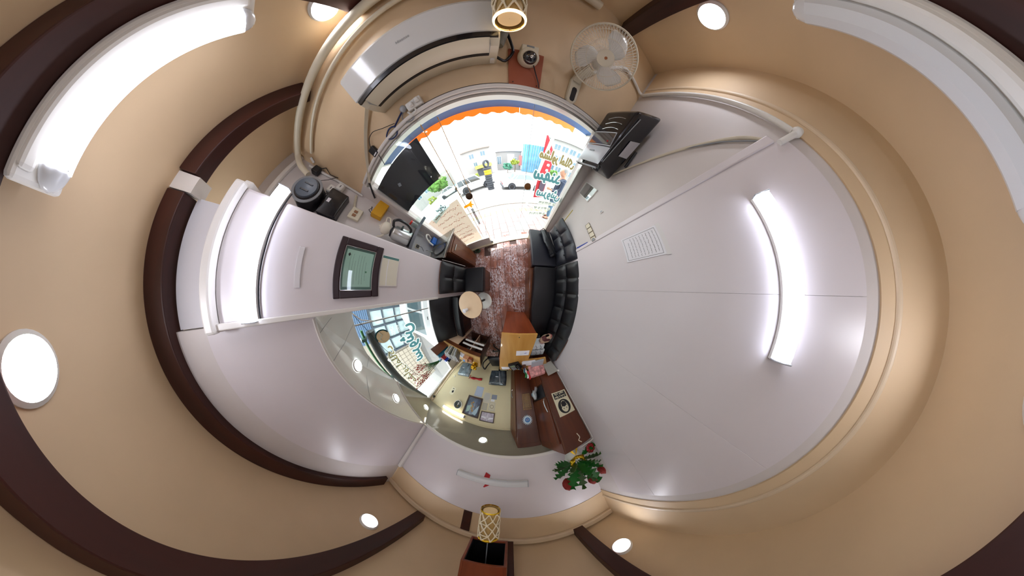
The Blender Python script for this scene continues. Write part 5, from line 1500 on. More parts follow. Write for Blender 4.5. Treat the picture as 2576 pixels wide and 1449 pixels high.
sp = thing('cushion', 'pink and cream printed cushion lying on the end of the long sofa', 'cushion', (.64, -.97, .60))
sp.rotation_euler = (0, .5, math.radians(-75))
m_ = mat('pink_cream_print', '#c8877d', .5)
nt = m_.node_tree
tc = nt.nodes.new('ShaderNodeTexCoord'); vo = nt.nodes.new('ShaderNodeTexNoise'); vo.inputs['Scale'].default_value = 7; vo.inputs['Detail'].default_value = 1
rp = nt.nodes.new('ShaderNodeValToRGB')
for pos, c_ in ((.0, '#5a2d30'), (.40, '#6b383c'), (.43, '#d5b79a'), (.55, '#dcc39c'), (.58, '#c9736c')):
    e = rp.color_ramp.elements.new(pos) if pos not in (0,) else rp.color_ramp.elements[0]
    e.color = C(c_)
rp.color_ramp.elements[-1].color = C('#d08079')
rp.color_ramp.interpolation = 'CONSTANT'
nt.links.new(tc.outputs['Object'], vo.inputs['Vector']); nt.links.new(vo.outputs['Fac'], rp.inputs['Fac']); nt.links.new(rp.outputs['Color'], nt.nodes['Principled BSDF'].inputs['Base Color'])
def cush(u, v):
    a = 2 * PI * v
    x = (u - .5) * .40
    k = math.sin(PI * max(.02, min(.98, u))) ** .45
    return (x, .135 * k * math.cos(a), .065 * k * math.sin(a) * (1 + .1 * math.sin(6 * a)))
MB().grid(cush, 18, 20).build('cover', m_, sp, smooth=True)
MB().tube([(x_ * .4 - .2,   .136 * math.sin(PI * max(.02, min(.98, x_))) ** .45, 0) for x_ in [i / 12 for i in range(13)]], .003, 5).build('piping', 'pinkp', sp)

# ================================================================== ON THE TAN DESK
vb = thing('desk_bookcase', 'small brown desktop shelf at the window end of the tan desk', 'shelf', (0, 0, .7225))
MB().prism([(-1.645, -1.232), (-1.462, -1.315), (-1.469, -1.33), (-1.652, -1.247)], 0, .33).build('side_board', 'walnut', vb, bevel=.003)
MB().prism([(-1.615, -1.26), (-1.62, -1.26), (-1.655, -1.66), (-1.65, -1.66)], 0, .2).build('back_board', 'walnut', vb)
def binder(label, x, y, h, d, th_, rz, m, lab=True, group=None):
    t = thing('binder', label, 'binder', (x, y, .7225), rz, group)
    MB().box((-d / 2, -th_ / 2, 0), (d / 2, th_ / 2, h)).build('cover', m, t, bevel=.003)
    if lab: MB().box((d / 2, -th_ * .3, h * .3), (d / 2 + .001, th_ * .3, h * .7)).build('spine_label', 'paper', t)
    return t
az_ = math.radians(-32)
binder('big teal binder next to the brown side board on the tan desk', -1.545, -1.40, .30, .15, .07, az_, mat('teal_binder', '#12657f', .35), False)
binder('red binder with a white spine label on the tan desk', -1.515, -1.49, .26, .16, .07, az_, mat('red_binder', '#a0141c', .4))
binder('blue binder with a white spine label on the tan desk', -1.505, -1.575, .24, .16, .065, az_, mat('blue_binder', '#1744b8', .4))
binder('black binder at the far end of the binders on the tan desk', -1.50, -1.65, .2, .16, .06, az_, mat('black_binder', '#16161c', .4))
mags = [mat('pale_cover_%s' % n, c_, .5) for n, c_ in (('stone', '#c9c5b6'), ('grey', '#a9a69b'), ('cloud', '#d9dade'), ('olive', '#8a8775'), ('charcoal', '#4c4a48'))]
mg0 = None
for k in range(9):
    x, y = -1.39 + k * .027, -1.345 - k * .007
    if mg0 is None:
        mg0 = t = thing('magazine', 'thin pale magazine leaning in the row on the tan desk', 'magazine', group='magazines on the tan desk')
        MB().box((-.006, -.09, 0), (.006, .09, .2)).build('cover', mags[0], t)
        MB().box((-.0045, -.092, .004), (.0045, .088, .203)).build('pages', 'paper', t)
    else:
        t = copy_tree(mg0)
        ch_ = [c for c in t.children if c.name.startswith('cover')][0]
        ch_.data = ch_.data.copy(); ch_.data.materials[0] = mags[k % 5]
    t.location = (x, y, .7225)
    t.rotation_euler = (0, .12 + .05 * k, math.radians(-20 + 3 * k))
pr_ = thing('leaflet', 'white printed leaflet lying on the tan desk by the magazines', 'paper', (-1.08, -1.49, .7225), math.radians(-25))
MB().box((-.07, -.09, .0), (.07, .09, .012)).build('sheets', 'paper', pr_)
mb = MB()
for k in range(5): mb.prism_y([(0, 0), (.03, 0), (.03, .02), (0, .02)], 0, .001)
MB().box((-.05, -.05, .0121), (.0, .0, .013)).box((.01, -.02, .0121), (.05, .04, .013)).build('print_patch', mat('steel_blue_print', '#7d88a8', .5), pr_)
tb = thing('tissue_box', 'brown and blue tissue box on the tan desk', 'box', (-.955, -1.50, .7225), math.radians(-15))
MB().box((-.07, -.07, 0), (.04, .07, .085)).build('carton', mat('printed_brown_carton', '#b98763', .45, vary=.3, vscale=20), tb, bevel=.003)
MB().box((-.071, -.072, .01), (-.02, .0, .086)).build('blue_patch', mat('carton_blue', '#2a86d6', .45), tb)
dbx = thing('desk_tray', 'dark red-brown tray box beside the tissue box', 'box', (-.865, -1.51, .7225), math.radians(-12))
MB().box((-.045, -.06, 0), (.04, .07, .06)).build('box', 'red_wood', dbx, bevel=.003)
gd = thing('ornament', 'golden ornament on the tan desk in front of the khaki wall', 'ornament', (-.80, -1.66, .7225))
MB().lathe([(.05, 0), (.055, .015), (.03, .03), (.0, .03)], 20, cap1=False).build('base', 'gold', gd, smooth=True)
mb = MB()
rnd = random.Random(2)
for k in range(9):
    a = 2 * PI * k / 9
    mb.ball((.04 * math.cos(a), .04 * math.sin(a), .055 + .03 * (k % 3)), .03, 8, wob=.25)
mb.ball((0, 0, .11), .04, 10, wob=.25)
mb.build('figure', mat('antique_gold', '#c79a24', .3, metal=.9, bump=.4, bscale=50), gd)
# reeds and blossom in a vase by the window
va = thing('vase_of_reeds', 'tall vase of green reeds and red blossom by the alcove window', 'plant', (-1.70, -1.71, .80))
MB().lathe([(.03, 0), (.042, .05), (.03, .15), (.035, .2), (.03, .2), (.026, .15), (.0, .02)], 20, cap1=False).build('vase', mat('pale_blue_vase', '#9fc4d8', .15), va, smooth=True)
rnd = random.Random(21)
gm, rm_, bm_ = mat('reed_green', '#2f6b35', .5), mat('blossom_red', '#b4574c', .6), mat('dry_stem', '#8a7a55', .6)
mbg, mbr = MB(), MB()
for k in range(26):
    a = rnd.uniform(-.45, .45)
    l_ = rnd.uniform(.35, .5)
    d = Vector((-.03 + rnd.uniform(-.05, .05), .30 + a * .8, .85)).normalized()
    b_ = Vector((rnd.uniform(-.015, .015), rnd.uniform(-.015, .015), .18))
    m1 = b_ + d * l_ * .5 + Vector((0, 0, .03)); e_ = b_ + d * l_
    MB().tube([b_, m1, e_], [.004, .004, .0015], 5).build('reed', gm, va)
for k in range(14):
    d = Vector((-.02 + rnd.uniform(-.05, .05), .22 + rnd.uniform(-.4, .42), .85)).normalized()
    l_ = rnd.uniform(.5, .78)
    b_ = Vector((0, 0, .18)); e_ = b_ + d * l_
    MB().tube([b_, b_ + d * l_ * .5 + Vector((0, 0, .04)), e_], .0018, 4).build('stem', bm_, va)
    for q in range(16):
        p = b_.lerp(e_, .62 + .38 * q / 16) + Vector((rnd.uniform(-.03, .02), rnd.uniform(-.04, .04), rnd.uniform(-.04, .04)))
        mbr.ball(p, rnd.uniform(.006, .013), 6, wob=.3)
tag(mbr.build('blossom', rm_, va), kind='stuff')

# ================================================================== ON THE GLASS
M['o_teal'] = M['teal']
import numpy as np
def glyph_mask(s, size, width, cell, pad):
    """rasterised letters: boolean grid plus its origin"""
    cu = bpy.data.curves.new('glyphs', 'FONT')
    cu.body = shape(s); cu.size = size; cu.align_x = 'CENTER'; cu.align_y = 'CENTER'; cu.resolution_u = 3
    tmp = bpy.data.objects.new('glyphs', cu)
    COL.objects.link(tmp)
    bpy.context.view_layer.update()
    me = bpy.data.meshes.new_from_object(tmp.evaluated_get(bpy.context.evaluated_depsgraph_get()))
    bpy.data.objects.remove(tmp)
    me.calc_loop_triangles()
    co = np.array([(v.co.x, v.co.y) for v in me.vertices])
    co[:, 0] *= width / (co[:, 0].max() - co[:, 0].min())
    co[:, 0] *= -1                                   # read from the street
    lo = co.min(0) - pad
    nx, ny = (np.ceil((co.max(0) + pad - lo) / cell)).astype(int)
    mask = np.zeros((ny, nx), bool)
    for t in me.loop_triangles:
        a, b, c = [(co[k] - lo) / cell for k in t.vertices]
        x0, y0 = np.floor(np.minimum(np.minimum(a, b), c)).astype(int)
        x1, y1 = np.ceil(np.maximum(np.maximum(a, b), c)).astype(int) + 1
        gx, gy = np.meshgrid(np.arange(max(0, x0), min(nx, x1)) + .5, np.arange(max(0, y0), min(ny, y1)) + .5)
        d = (b[1] - c[1]) * (a[0] - c[0]) + (c[0] - b[0]) * (a[1] - c[1])
        if abs(d) < 1e-9: continue
        l1 = ((b[1] - c[1]) * (gx - c[0]) + (c[0] - b[0]) * (gy - c[1])) / d
        l2 = ((c[1] - a[1]) * (gx - c[0]) + (a[0] - c[0]) * (gy - c[1])) / d
        mask[max(0, y0):min(ny, y1), max(0, x0):min(nx, x1)] |= (l1 >= 0) & (l2 >= 0) & (l1 + l2 <= 1)
    bpy.data.meshes.remove(me)
    return mask, lo
def grow(mask, r):
    out = mask.copy()
    for dy in range(-r, r + 1):
        for dx in range(-r, r + 1):
            if dx * dx + dy * dy > r * r: continue
            sh_ = np.roll(np.roll(mask, dy, 0), dx, 1)
            out |= sh_
    return out
def sheet_from(mask, lo, cell, name, material, parent, y):
    mb = MB()
    for j in range(mask.shape[0]):
        row = mask[j]; i = 0
        while i < len(row):
            if row[i]:
                k = i
                while k < len(row) and row[k]: k += 1
                mb.add([(lo[0] + i * cell, y, lo[1] + j * cell), (lo[0] + k * cell, y, lo[1] + j * cell), (lo[0] + k * cell, y, lo[1] + (j + 1) * cell), (lo[0] + i * cell, y, lo[1] + (j + 1) * cell)], [(0, 1, 2, 3)])
                i = k
            else: i += 1
    return mb.build(name, material, parent)
def lettering(label, s, w, t, z, width, size, m, off=.004, fat=.0075, edge=.012):
    g_ = on_wall('window_lettering', label, 'lettering', w, t, z, off)
    cell = .0025
    fat *= (size / .2) ** .7; edge *= (size / .2) ** .5
    mk, lo = glyph_mask(s, size, width, cell, .04)
    core = grow(mk, max(1, round(fat / cell)))
    sheet_from(core, lo, cell, 'letters', m, g_, 0)
    sheet_from(grow(core, max(1, round(edge / cell))) & ~core, lo, cell, 'outline', 'whitev', g_, 0)
    return g_
LO = -.05
lettering('tan Persian lettering in mirror writing, topmost on the right glass', 'مشاور املاک', 'F', .585, 1.632, .52, .155, 'tanv', LO)
lettering('large teal Persian word in mirror writing, upper of two on the right glass', 'سهند', 'F', .52, 1.385, .44, .25, 'teal', LO)
lettering('large teal Persian word in mirror writing, lower of two on the right glass', 'سروش', 'F', .645, 1.12, .48, .21, 'teal', LO)
for t_, z_, s_, lb in ((.665, .937, '۰۹۱۱ ۲۲۲ ۷۸۹۹', 'topmost'), (.60, .823, '۴۴ ۲۵ ۹۸ ۹۴', 'middle'), (.535, .70, '۴۴ ۵۱ ۹۱ ۸۹', 'lowest')):
    g_ = on_wall('phone_number', 'phone number in mirror writing on the right glass, %s of three' % lb, 'lettering', 'F', t_, z_, LO)
    n_ = 24
    MB().prism_y([((.165 if math.cos(a) > 0 else -.165) + .036 * math.cos(a), .036 * math.sin(a)) for a in [2 * PI * i / n_ for i in range(n_)]], -.001, .0).build('plate', 'whitev', g_)
    text('digits', s_, .062, 'teal', g_, (-.035, -.002, 0), mirror=True, offset=.0012, width=.27, persian=False)
    MB().tube([(.165 + .025 * math.cos(a), -.002, .025 * math.sin(a)) for a in [2 * PI * i / 20 for i in range(20)]], .0028, 5, closed=True).tube([(.155, -.002, .01), (.16, -.002, -.005), (.175, -.002, -.01)], .004, 5).build('phone_icon', 'teal', g_)
sg_ = on_wall('navy_sign', 'dark navy sign panel behind the upper left of the glass front', 'sign', 'F', -1.15, 1.78, -.045)
MB().prism_y([(-.36, -.25), (.36, -.225), (.36, .255), (-.36, .255)], 0, .006).build('panel', 'navy', sg_)
MB().box((-.14, -.004, -.02), (-.1, -.001, .02), T=Matrix.Rotation(.4, 4, 'Y')).build('clear_tag', mat('clear_tag', '#8e95a2', .1), sg_)
wb = on_wall('handwritten_board', 'beige board with orange handwriting behind the lower left glass', 'sign', 'F', -1.1, .72, -.042)
MB().poly([(-.355, .001, -.475), (.355, .001, -.475), (.33, .001, .49), (-.355, .001, .44)]).build('board', sheer('beige_backlit_board', '#dcc4b2', .5), wb)
hw = MB()
for k in range(8): scribble(hw, -.28 + .02 * (k % 3), .30 - (.1 if k in (3, 7) else 0), .39 - k * .105, .06, -.0015, .004, 80 + k)
tag(hw.build('handwriting', mat('orange_marker', '#d9623c', .6), wb), kind='stuff')
text('phone_digits', '۰۹۱۱۲۲۲۷۸۹۹', .075, bpy.data.materials['orange_marker'], wb, (.05, -.002, -.235), mirror=True, offset=.001, width=.36, persian=False)
cy_ = on_wall('shop_poster', 'pale cyan see-through sheet with teal and tan lettering above the handwritten board', 'poster', 'F', -1.12, 1.24, -.02)
MB().poly([(-.2, 0, .1), (.185, 0, .135), (.205, 0, -.055), (-.21, 0, -.17)]).build('sheet', sheer('pale_cyan_sheet', '#dcf5f8', .92), cy_)
text('letters', 'سروش', .09, 'teal', cy_, (.06, -.002, .0), mirror=True, offset=.003, width=.17)
text('letters', 'مشاور املاک', .06, 'tanv', cy_, (-.03, -.002, -.075), mirror=True, offset=.002, width=.26, rot=(0, -.2, 0))
aw_ = on_wall('arrow_sticker', 'orange arrow sticker on the sliding glass at the knob', 'sticker', 'F', -.66, 1.072, -.02)
MB().poly([(x_, 0, z_) for x_, z_ in [(-.085, .0), (-.085, -.035), (.0, -.03), (.03, -.075), (.045, -.03), (.085, -.05), (.05, .0), (.07, .045), (.02, .015), (.0, .01)]]).build('sticker', sheer('orange_sticker', '#f59a1c', .6), aw_)
# alcove window lettering
GO = -.02
lettering('large teal Persian word in mirror writing on the alcove window', 'سروش', 'G', -1.0, 1.33, .80, .34, 'teal', GO)
lettering('tan Persian lettering in mirror writing high on the alcove window', 'مشاور املاک', 'G', -1.29, 1.655, .92, .15, 'tanv', GO)
lg = on_wall('window_logo', 'round tan and teal logo high on the alcove window', 'sticker', 'G', -.65, 1.66, GO)
MB().lathe([(.001, 0), (.1, 0)], 32, T=Matrix.Translation((0, -.001, 0)) @ TX, cap0=False, cap1=False).build('disc', mat('cream_disc', '#d8bd93', .5), lg)
MB().prism_y([(.105 * math.cos(a), .105 * math.sin(a)) for a in [i * PI / 14 - 1.1 for i in range(15)]] + [(.085 * math.cos(a), .085 * math.sin(a)) for a in [(14 - i) * PI / 14 - 1.1 for i in range(15)]], -.003, -.0015).build('teal_arc', 'teal', lg)
MB().tube([(-.07, -.003, .02), (-.02, -.003, .045), (.02, -.003, .0), (.07, -.003, .03)], .008, 6).build('wave', 'whitev', lg)

# ================================================================== OUTSIDE, IN FRONT
awn = thing('awning', 'orange scalloped awning over the glass front', 'awning', (0, 0, 0))
RZF = wrz('F')
def F_(t, z, off): return wall('F', t, z, off)
MB().add([F_(-1.75, 2.60, -.15), F_(1.55, 2.60, -.15), F_(1.55, 2.40, -.97), F_(-1.75, 2.40, -.97)], [(0, 1, 2, 3)]).build('canopy', mat('navy_canopy', '#3f5f8c', .6), awn, solid=.01)
for a, b, c_ in ((-1.34, .31, '#f6a548'), (.315, 1.24, '#f7b56c')):
    n_ = 44 if a < 0 else 22
    vs, fs = [], []
    for i in range(n_ + 1):
        t_ = a + (b - a) * i / n_
        p0, p1 = F_(t_, 2.40, -.975), F_(t_, 2.335 - .036 * abs(math.sin((t_ + 1.75) * PI / .17)), -.98)
        vs += [p0, p1]
    fs = [(2 * i, 2 * i + 1, 2 * i + 3, 2 * i + 2) for i in range(n_)]
    MB().add(vs, fs).build('valance', sheer('orange_valance_%d' % (1 if a < 0 else 2), c_, .5), awn, solid=.004)
for t_ in (-1.7, 1.5):
    MB().tube([F_(t_, 2.45, -.12), F_(t_, 2.38, -.95)], .015, 6).build('arm', 'alu', awn)
# pavement of pale pink and white tiles, kerb, sloping street
pv = tag(struct(MB().prism([tuple(F_(-4.5, 0, -.14)[:2]), tuple(F_(5.5, 0, -.14)[:2]), tuple(F_(5.5, 0, -2.35)[:2]), tuple(F_(-4.5, 0, -2.35)[:2])], -.2, -.062).build('pavement', mat('grout_grey', '#6b6660', .8))))
tm = [mat('pale_pink_tile', '#a97f7d', .6, vary=.08), mat('off_white_tile', '#a9a6a4', .6, vary=.08), mat('cream_tactile_tile', '#a99a6e', .6, vary=.06)]
ts = .235
tiles0 = [MB().box((-ts / 2 + .004, -ts / 2 + .004, -.065), (ts / 2 - .004, ts / 2 - .004, -.05)).build('tile', m_, pv) for m_ in tm]
used_ = [False] * 3
for j in range(9):
    for i in range(-17, 21):
        k = 2 if j in (6,) else ((i + j) % 2 if (i * 7 + j * 3) % 5 else 1)
        o = tiles0[k] if not used_[k] else tiles0[k].copy()
        if used_[k]: COL.objects.link(o)
        used_[k] = True
        o.parent = pv
        p = F_(i * ts + .1, 0, -.28 - j * ts)
        o.location = (p.x, p.y, random.uniform(-.003, .002))
        o.rotation_euler = (0, 0, RZF)
kb = struct(MB().prism([tuple(F_(-6, 0, -2.36)[:2]), tuple(F_(7, 0, -2.36)[:2]), tuple(F_(7, 0, -2.52)[:2]), tuple(F_(-6, 0, -2.52)[:2])], -.3, -.03).build('kerb', mat('pale_kerb', '#c9c4ba', .7)))
mb = MB()
L_, R2_ = -40, 40
prof_ = [(3.2, -.16), (4.2, -.2), (9.2, -.75), (60, -.78)]
for (y0, z0), (y1, z1) in zip(prof_, prof_[1:]):
    mb.add([(L_, y0, z0), (R2_, y0, z0), (R2_, y1, z1), (L_, y1, z1)], [(0, 1, 2, 3)])
rd_ = struct(mb.build('street', mat('pale_asphalt', '#908e8c', .8, vary=.08)))
sd_ = struct(MB().add([(-40, -30, -.5), (-1.85, -30, -.5), (-1.85, -.3, -.5), (-2.1, 1.0, -.5), (-8, 3.2, -.5), (-40, 3.2, -.5)], [(0, 1, 2, 3, 4, 5)]).build('side_street', mat('side_asphalt', '#5b5958', .8, vary=.08)))
sl = struct(MB().add([(-40, 3.2, -.5), (-8, 3.2, -.5), (-4.4, .6, -.2), (-4.4, 3.3, -.2), (-8, 9.2, -.76), (-40, 9.2, -.76)], [(0, 1, 2, 3, 4, 5)]).build('street_corner', bpy.data.materials['pale_asphalt']))

M['car_white'] = mat('white_car_paint', '#bfc2c4', .25, coat=.6)
M['tyre'] = mat('tyre_rubber', '#3d4147', .7)
M['carglass'] = mat('dark_car_glass', '#28363c', .06, coat=1)
def wheel(parent, x, y, r, s):
    w_ = MB().lathe([(r * .62, -.08), (r * .95, -.09), (r, -.06), (r, .06), (r * .95, .09), (r * .62, .08)], 24, T=Matrix.Translation((x, y, r)) @ Matrix.Rotation(PI / 2, 4, 'X'), cap0=False, cap1=False).build('wheel', 'tyre', parent, smooth=True)
    MB().lathe([(.0, .05), (r * .2, .07), (r * .55, .055), (r * .64, .075)], 20, T=Matrix.Translation((x, y, r)) @ Matrix.Rotation(PI / 2 * (1 if s < 0 else -1), 4, 'X'), cap0=False, cap1=False).build('hubcap', 'lgrey', w_)
def car(name, label, loc, rz, low, cabin, wx, wid, r=.29, paint='car_white', glassm='carglass', pillars=(), cat='car', bumper=True):
    """low: side outline of the body; cabin: (rear bottom, rear top, front top, front bottom) x and z"""
    t = thing(name, label, cat, loc, rz)
    h = wid / 2
    MB().prism_y(low, -h, h).build('body', paint, t, bevel=.05, seg=3)
    (a0, z0), (a1, z1), (a2, z2), (a3, z3) = cabin
    k = .16
    vs = [(a0, -h + .04, z0), (a3, -h + .04, z3), (a3, h - .04, z3), (a0, h - .04, z0), (a1, -h + k, z1), (a2, -h + k, z2), (a2, h - k, z2), (a1, h - k, z1)]
    MB().add(vs, [(3, 2, 1, 0), (4, 5, 6, 7), (0, 1, 5, 4), (1, 2, 6, 5), (2, 3, 7, 6), (3, 0, 4, 7)]).build('cabin', paint, t, bevel=.03)
    def side(s, u, v):
        x = lerp(lerp(a0, a3, u), lerp(a1, a2, u), v)
        z = lerp(lerp(z0, z3, u), lerp(z1, z2, u), v)
        y = s * (lerp(h - .04, h - k, v) + .006)
        return (x, y, z)
    cuts = [.05] + list(pillars) + [.95]
    for s in (-1, 1):
        for u0, u1 in zip(cuts, cuts[1:]):
            MB().add([side(s, u0 + .015, .1), side(s, u1 - .015, .1), side(s, u1 - .015, .86), side(s, u0 + .015, .86)], [(0, 1, 2, 3)]).build('side_window', glassm, t)
            MB().box((side(s, u0 + .05, 0)[0], s * h, z0 - .12), (side(s, u0 + .05, 0)[0] + .13, s * (h + .015), z0 - .1)).build('door_handle', 'black', t)
    for (xa, za), (xb, zb), nm in (((a3, z3), (a2, z2), 'windscreen'), ((a0, z0), (a1, z1), 'rear_window')):
        o_ = .008 if xa > 0 else -.008
        MB().add([(lerp(xa, xb, .1) + o_, -h + .12, lerp(za, zb, .1)), (lerp(xa, xb, .1) + o_, h - .12, lerp(za, zb, .1)), (lerp(xa, xb, .88) + o_, h - .22, lerp(za, zb, .88)), (lerp(xa, xb, .88) + o_, -h + .22, lerp(za, zb, .88))], [(0, 1, 2, 3)]).build(nm, glassm, t)
    for x in wx:
        for s in (-1, 1):
            MB().lathe([(.0, .0), (r * 1.18, .0)], 24, T=Matrix.Translation((x, s * (h + .003), r)) @ Matrix.Rotation(PI / 2, 4, 'X'), cap0=False, cap1=False).build('wheel_arch', 'black', t)
            wheel(t, x, s * (h - .07), r, s)
    xs = [p[0] for p in low]
    if bumper:
        for x in (min(xs), max(xs)):
            MB().box((x - .05, -h - .005, .28), (x + .05, h + .005, .46)).build('bumper', mat('dark_bumper', '#4a4f57', .5) if 'dark_bumper' not in bpy.data.materials else bpy.data.materials['dark_bumper'], t, bevel=.02)
        for s in (-1, 1):
            MB().box((min(xs) - .01, s * h * .6 - .14, .52), (min(xs) + .05, s * h * .6 + .14, .66)).build('tail_light', 'red', t)
            MB().box((max(xs) - .05, s * h * .6 - .14, .52), (max(xs) + .01, s * h * .6 + .14, .64)).build('headlight', 'chrome', t)
    return t
sedan_low = [(-1.95, .3), (-1.97, .62), (-1.9, .82), (-1.0, .9), (.75, .88), (1.75, .74), (1.9, .6), (1.9, .28)]
car('car', 'white sedan parked across the street, right of the stacked tyres', (1.0, 9.75, -.76), math.radians(12), sedan_low, ((-1.35, .87), (-.75, 1.34), (.3, 1.34), (1.0, .86)), (-1.2, 1.15), 1.62, pillars=(.18, .55), glassm=mat('pale_blue_car_glass', '#6f96ad', .08, coat=1))
suv_low = [(-1.95, .42), (-1.97, .95), (1.6, .98), (1.9, .9), (1.92, .42)]
car('van', 'white van with dark side windows across the street', (-4.0, 11.4, -.78), math.radians(21), suv_low, ((-1.93, .93), (-1.8, 1.62), (.2, 1.6), (.85, .95)), (-1.15, 1.2), 1.7, .36, pillars=(.3, .55), cat='van')
car('car', 'pale car with a wheel showing at the left edge of the street view', (-9.8, 15.2, -.78), math.radians(30), sedan_low, ((-1.35, .87), (-.75, 1.34), (.3, 1.34), (1.0, .86)), (-1.2, 1.15), 1.62, pillars=(.2, .55))
# white car right outside the alcove window
near_low = [(-2.0, .3), (-2.02, .8), (-1.9, 1.0), (1.0, .98), (1.75, .86), (1.95, .6), (1.95, .3)]
nc_ = car('car', 'white car parked right outside the alcove window', (-3.95, -.75, -.5), math.radians(-98), near_low, ((-1.95, .95), (-1.6, 1.52), (.55, 1.5), (1.25, .95)), (-1.25, 1.2), 1.7, .3, pillars=(.3, .62), glassm=mat('slate_car_glass', '#4d6066', .08, coat=1))

# tower of tyres: each a thing
ty0 = None
nt_y = 10
for k in range(nt_y):
    if ty0 is None:
        ty0 = t = thing('tyre', 'dark used tyre in the tower beside the street', 'tyre', group='tyres in the roadside tower')
        MB().lathe([(.2, -.09), (.28, -.1), (.315, -.06), (.315, .06), (.28, .1), (.2, .09), (.2, -.09)], 24, cap0=False, cap1=False).build('tread', 'tyre', t, smooth=True)
    else: t = copy_tree(ty0)
    t.location = (-2.05 + random.uniform(-.03, .03), 9.75 + random.uniform(-.03, .03), -.68 + k * .2)
    if k in (7, 8):
        t['label'] = 'yellow painted tyre in the tower, %s of the two' % ('lower' if k == 7 else 'upper')
        del t['group']
        ch_ = t.children[0]; ch_.data = ch_.data.copy(); ch_.data.materials[0] = M['yellow']
t = copy_tree(ty0); t['label'] = 'tyre standing upright on top of the tower'; del t['group']
t.location = (-2.05, 9.75, 1.22 + .30); t.rotation_euler = (PI / 2, 0, .9)

# slanting white pole and the red feather flag
wp_ = thing('pole', 'slanting white pole at the kerb in front of the door', 'pole', (0, 0, 0))
MB().tube([(.64, 3.74, -.06), (1.12, 3.95, 2.62)], .045, 12).build('shaft', 'plastic', wp_, smooth=True)
MB().lathe([(.09, 0), (.09, .02), (.05, .03)], 16, T=Matrix.Translation((.64, 3.74, -.06))).build('foot', 'lgrey', wp_)
ff = thing('feather_flag', 'red feather flag with white writing behind the white pole', 'flag', (0, 0, 0))
FB = Vector((1.02, 4.35, 0)); FU = Vector((.45, .09, 0))
def fl_pt(u, v):   # u across, v up
    w_ = .95 if v < .75 else max(.12, .95 - (v - .75) * 3.3)
    sh_ = .18 * v
    p = FB + FU * (u * w_) + Vector((.02, .05, 0)) * math.sin(5 * v) + Vector((-.02 * v, 0, 0)) + FU * sh_ * (0)
    return (p.x, p.y, .12 + 2.35 * v + .05 * u * (1 - v))
MB().grid(fl_pt, 4, 24).build('cloth', sheer('crimson_cloth', '#c5303e', .4), ff, smooth=True, solid=.006)
MB().tube([(FB.x - .02, FB.y, -.06), (FB.x - .02, FB.y, 1.6), (FB.x + .01, FB.y + .02, 2.5)], .012, 6).build('flag_pole', 'lgrey', ff)
mb = MB()
for k in range(5): mb.prism_y([(-.05, -.04), (.05, -.05), (.06, .03), (.01, .05), (-.05, .03)], -.006, 0, T=Matrix.Translation((FB.x + .27, FB.y + .04, 1.15 + k * .2)) @ Matrix.Rotation(.2, 4, 'Z'))
tag(mb.build('large_lettering', 'paper', ff), kind='stuff')
MB().prism_y([(-.13, -.5), (.13, -.52), (.15, -.0), (-.12, .0)], -.008, 0, T=Matrix.Translation((FB.x + .26, FB.y + .03, .95)) @ Matrix.Rotation(.2, 4, 'Z')).build('dark_panel', mat('plum_panel', '#3d2b3f', .6), ff)
MB().prism_y([(-.16, -.12), (.14, -.13), (.15, .1), (-.15, .11)], -.008, 0, T=Matrix.Translation((FB.x + .22, FB.y + .02, .35)) @ Matrix.Rotation(.2, 4, 'Z')).build('white_panel', mat('pale_pink_panel', '#dcb9bd', .6), ff)
hw = MB()
for k in range(3): scribble(hw, -.12, .11, .06 - .06 * k, .03, -.01, .003, 170 + k)
for k in range(9): scribble(hw, -.06, -.02, .6 + .16 * k, .05, -.012, .004, 180 + k)
o_ = tag(hw.build('small_lettering', 'red', ff), kind='stuff'); o_.location = (FB.x + .22, FB.y + .02, .35); o_.rotation_euler = (0, 0, .2)

# man on the pavement: one skinned body, clothes as children
def skin_mesh(name, verts, edges, radii, material, parent, sub=1):
    me = bpy.data.meshes.new(name)
    me.from_pydata([tuple(v) for v in verts], edges, [])
    me.materials.append(M[material] if isinstance(material, str) else material)
    o = bpy.data.objects.new(name, me)
    COL.objects.link(o)
    o.parent = parent
    md = o.modifiers.new('skin', 'SKIN')
    md.use_smooth_shade = True
    for i, r_ in enumerate(radii):
        sv = me.skin_vertices[0].data[i] if me.skin_vertices else None
        if sv is None: break
        sv.radius = r_ if isinstance(r_, tuple) else (r_, r_)
        sv.use_root = (i == 0)
    s_ = o.modifiers.new('sub', 'SUBSURF'); s_.levels = sub; s_.render_levels = sub
    return o
def ensure_skin(o, radii):
    if not o.data.skin_vertices:
        bpy.context.view_layer.objects.active = o
        bm = bmesh.new(); bm.from_mesh(o.data); lay = bm.verts.layers.skin.verify()
        bm.verts.ensure_lookup_table()
        for i, r_ in enumerate(radii):
            bm.verts[i][lay].radius = r_ if isinstance(r_, tuple) else (r_, r_)
            bm.verts[i][lay].use_root = (i == 0)
        bm.to_mesh(o.data); bm.free()
man = thing('person', 'man in a navy jacket standing sideways on the pavement, hands together', 'person', (1.36, 2.86, -.05), math.radians(172))
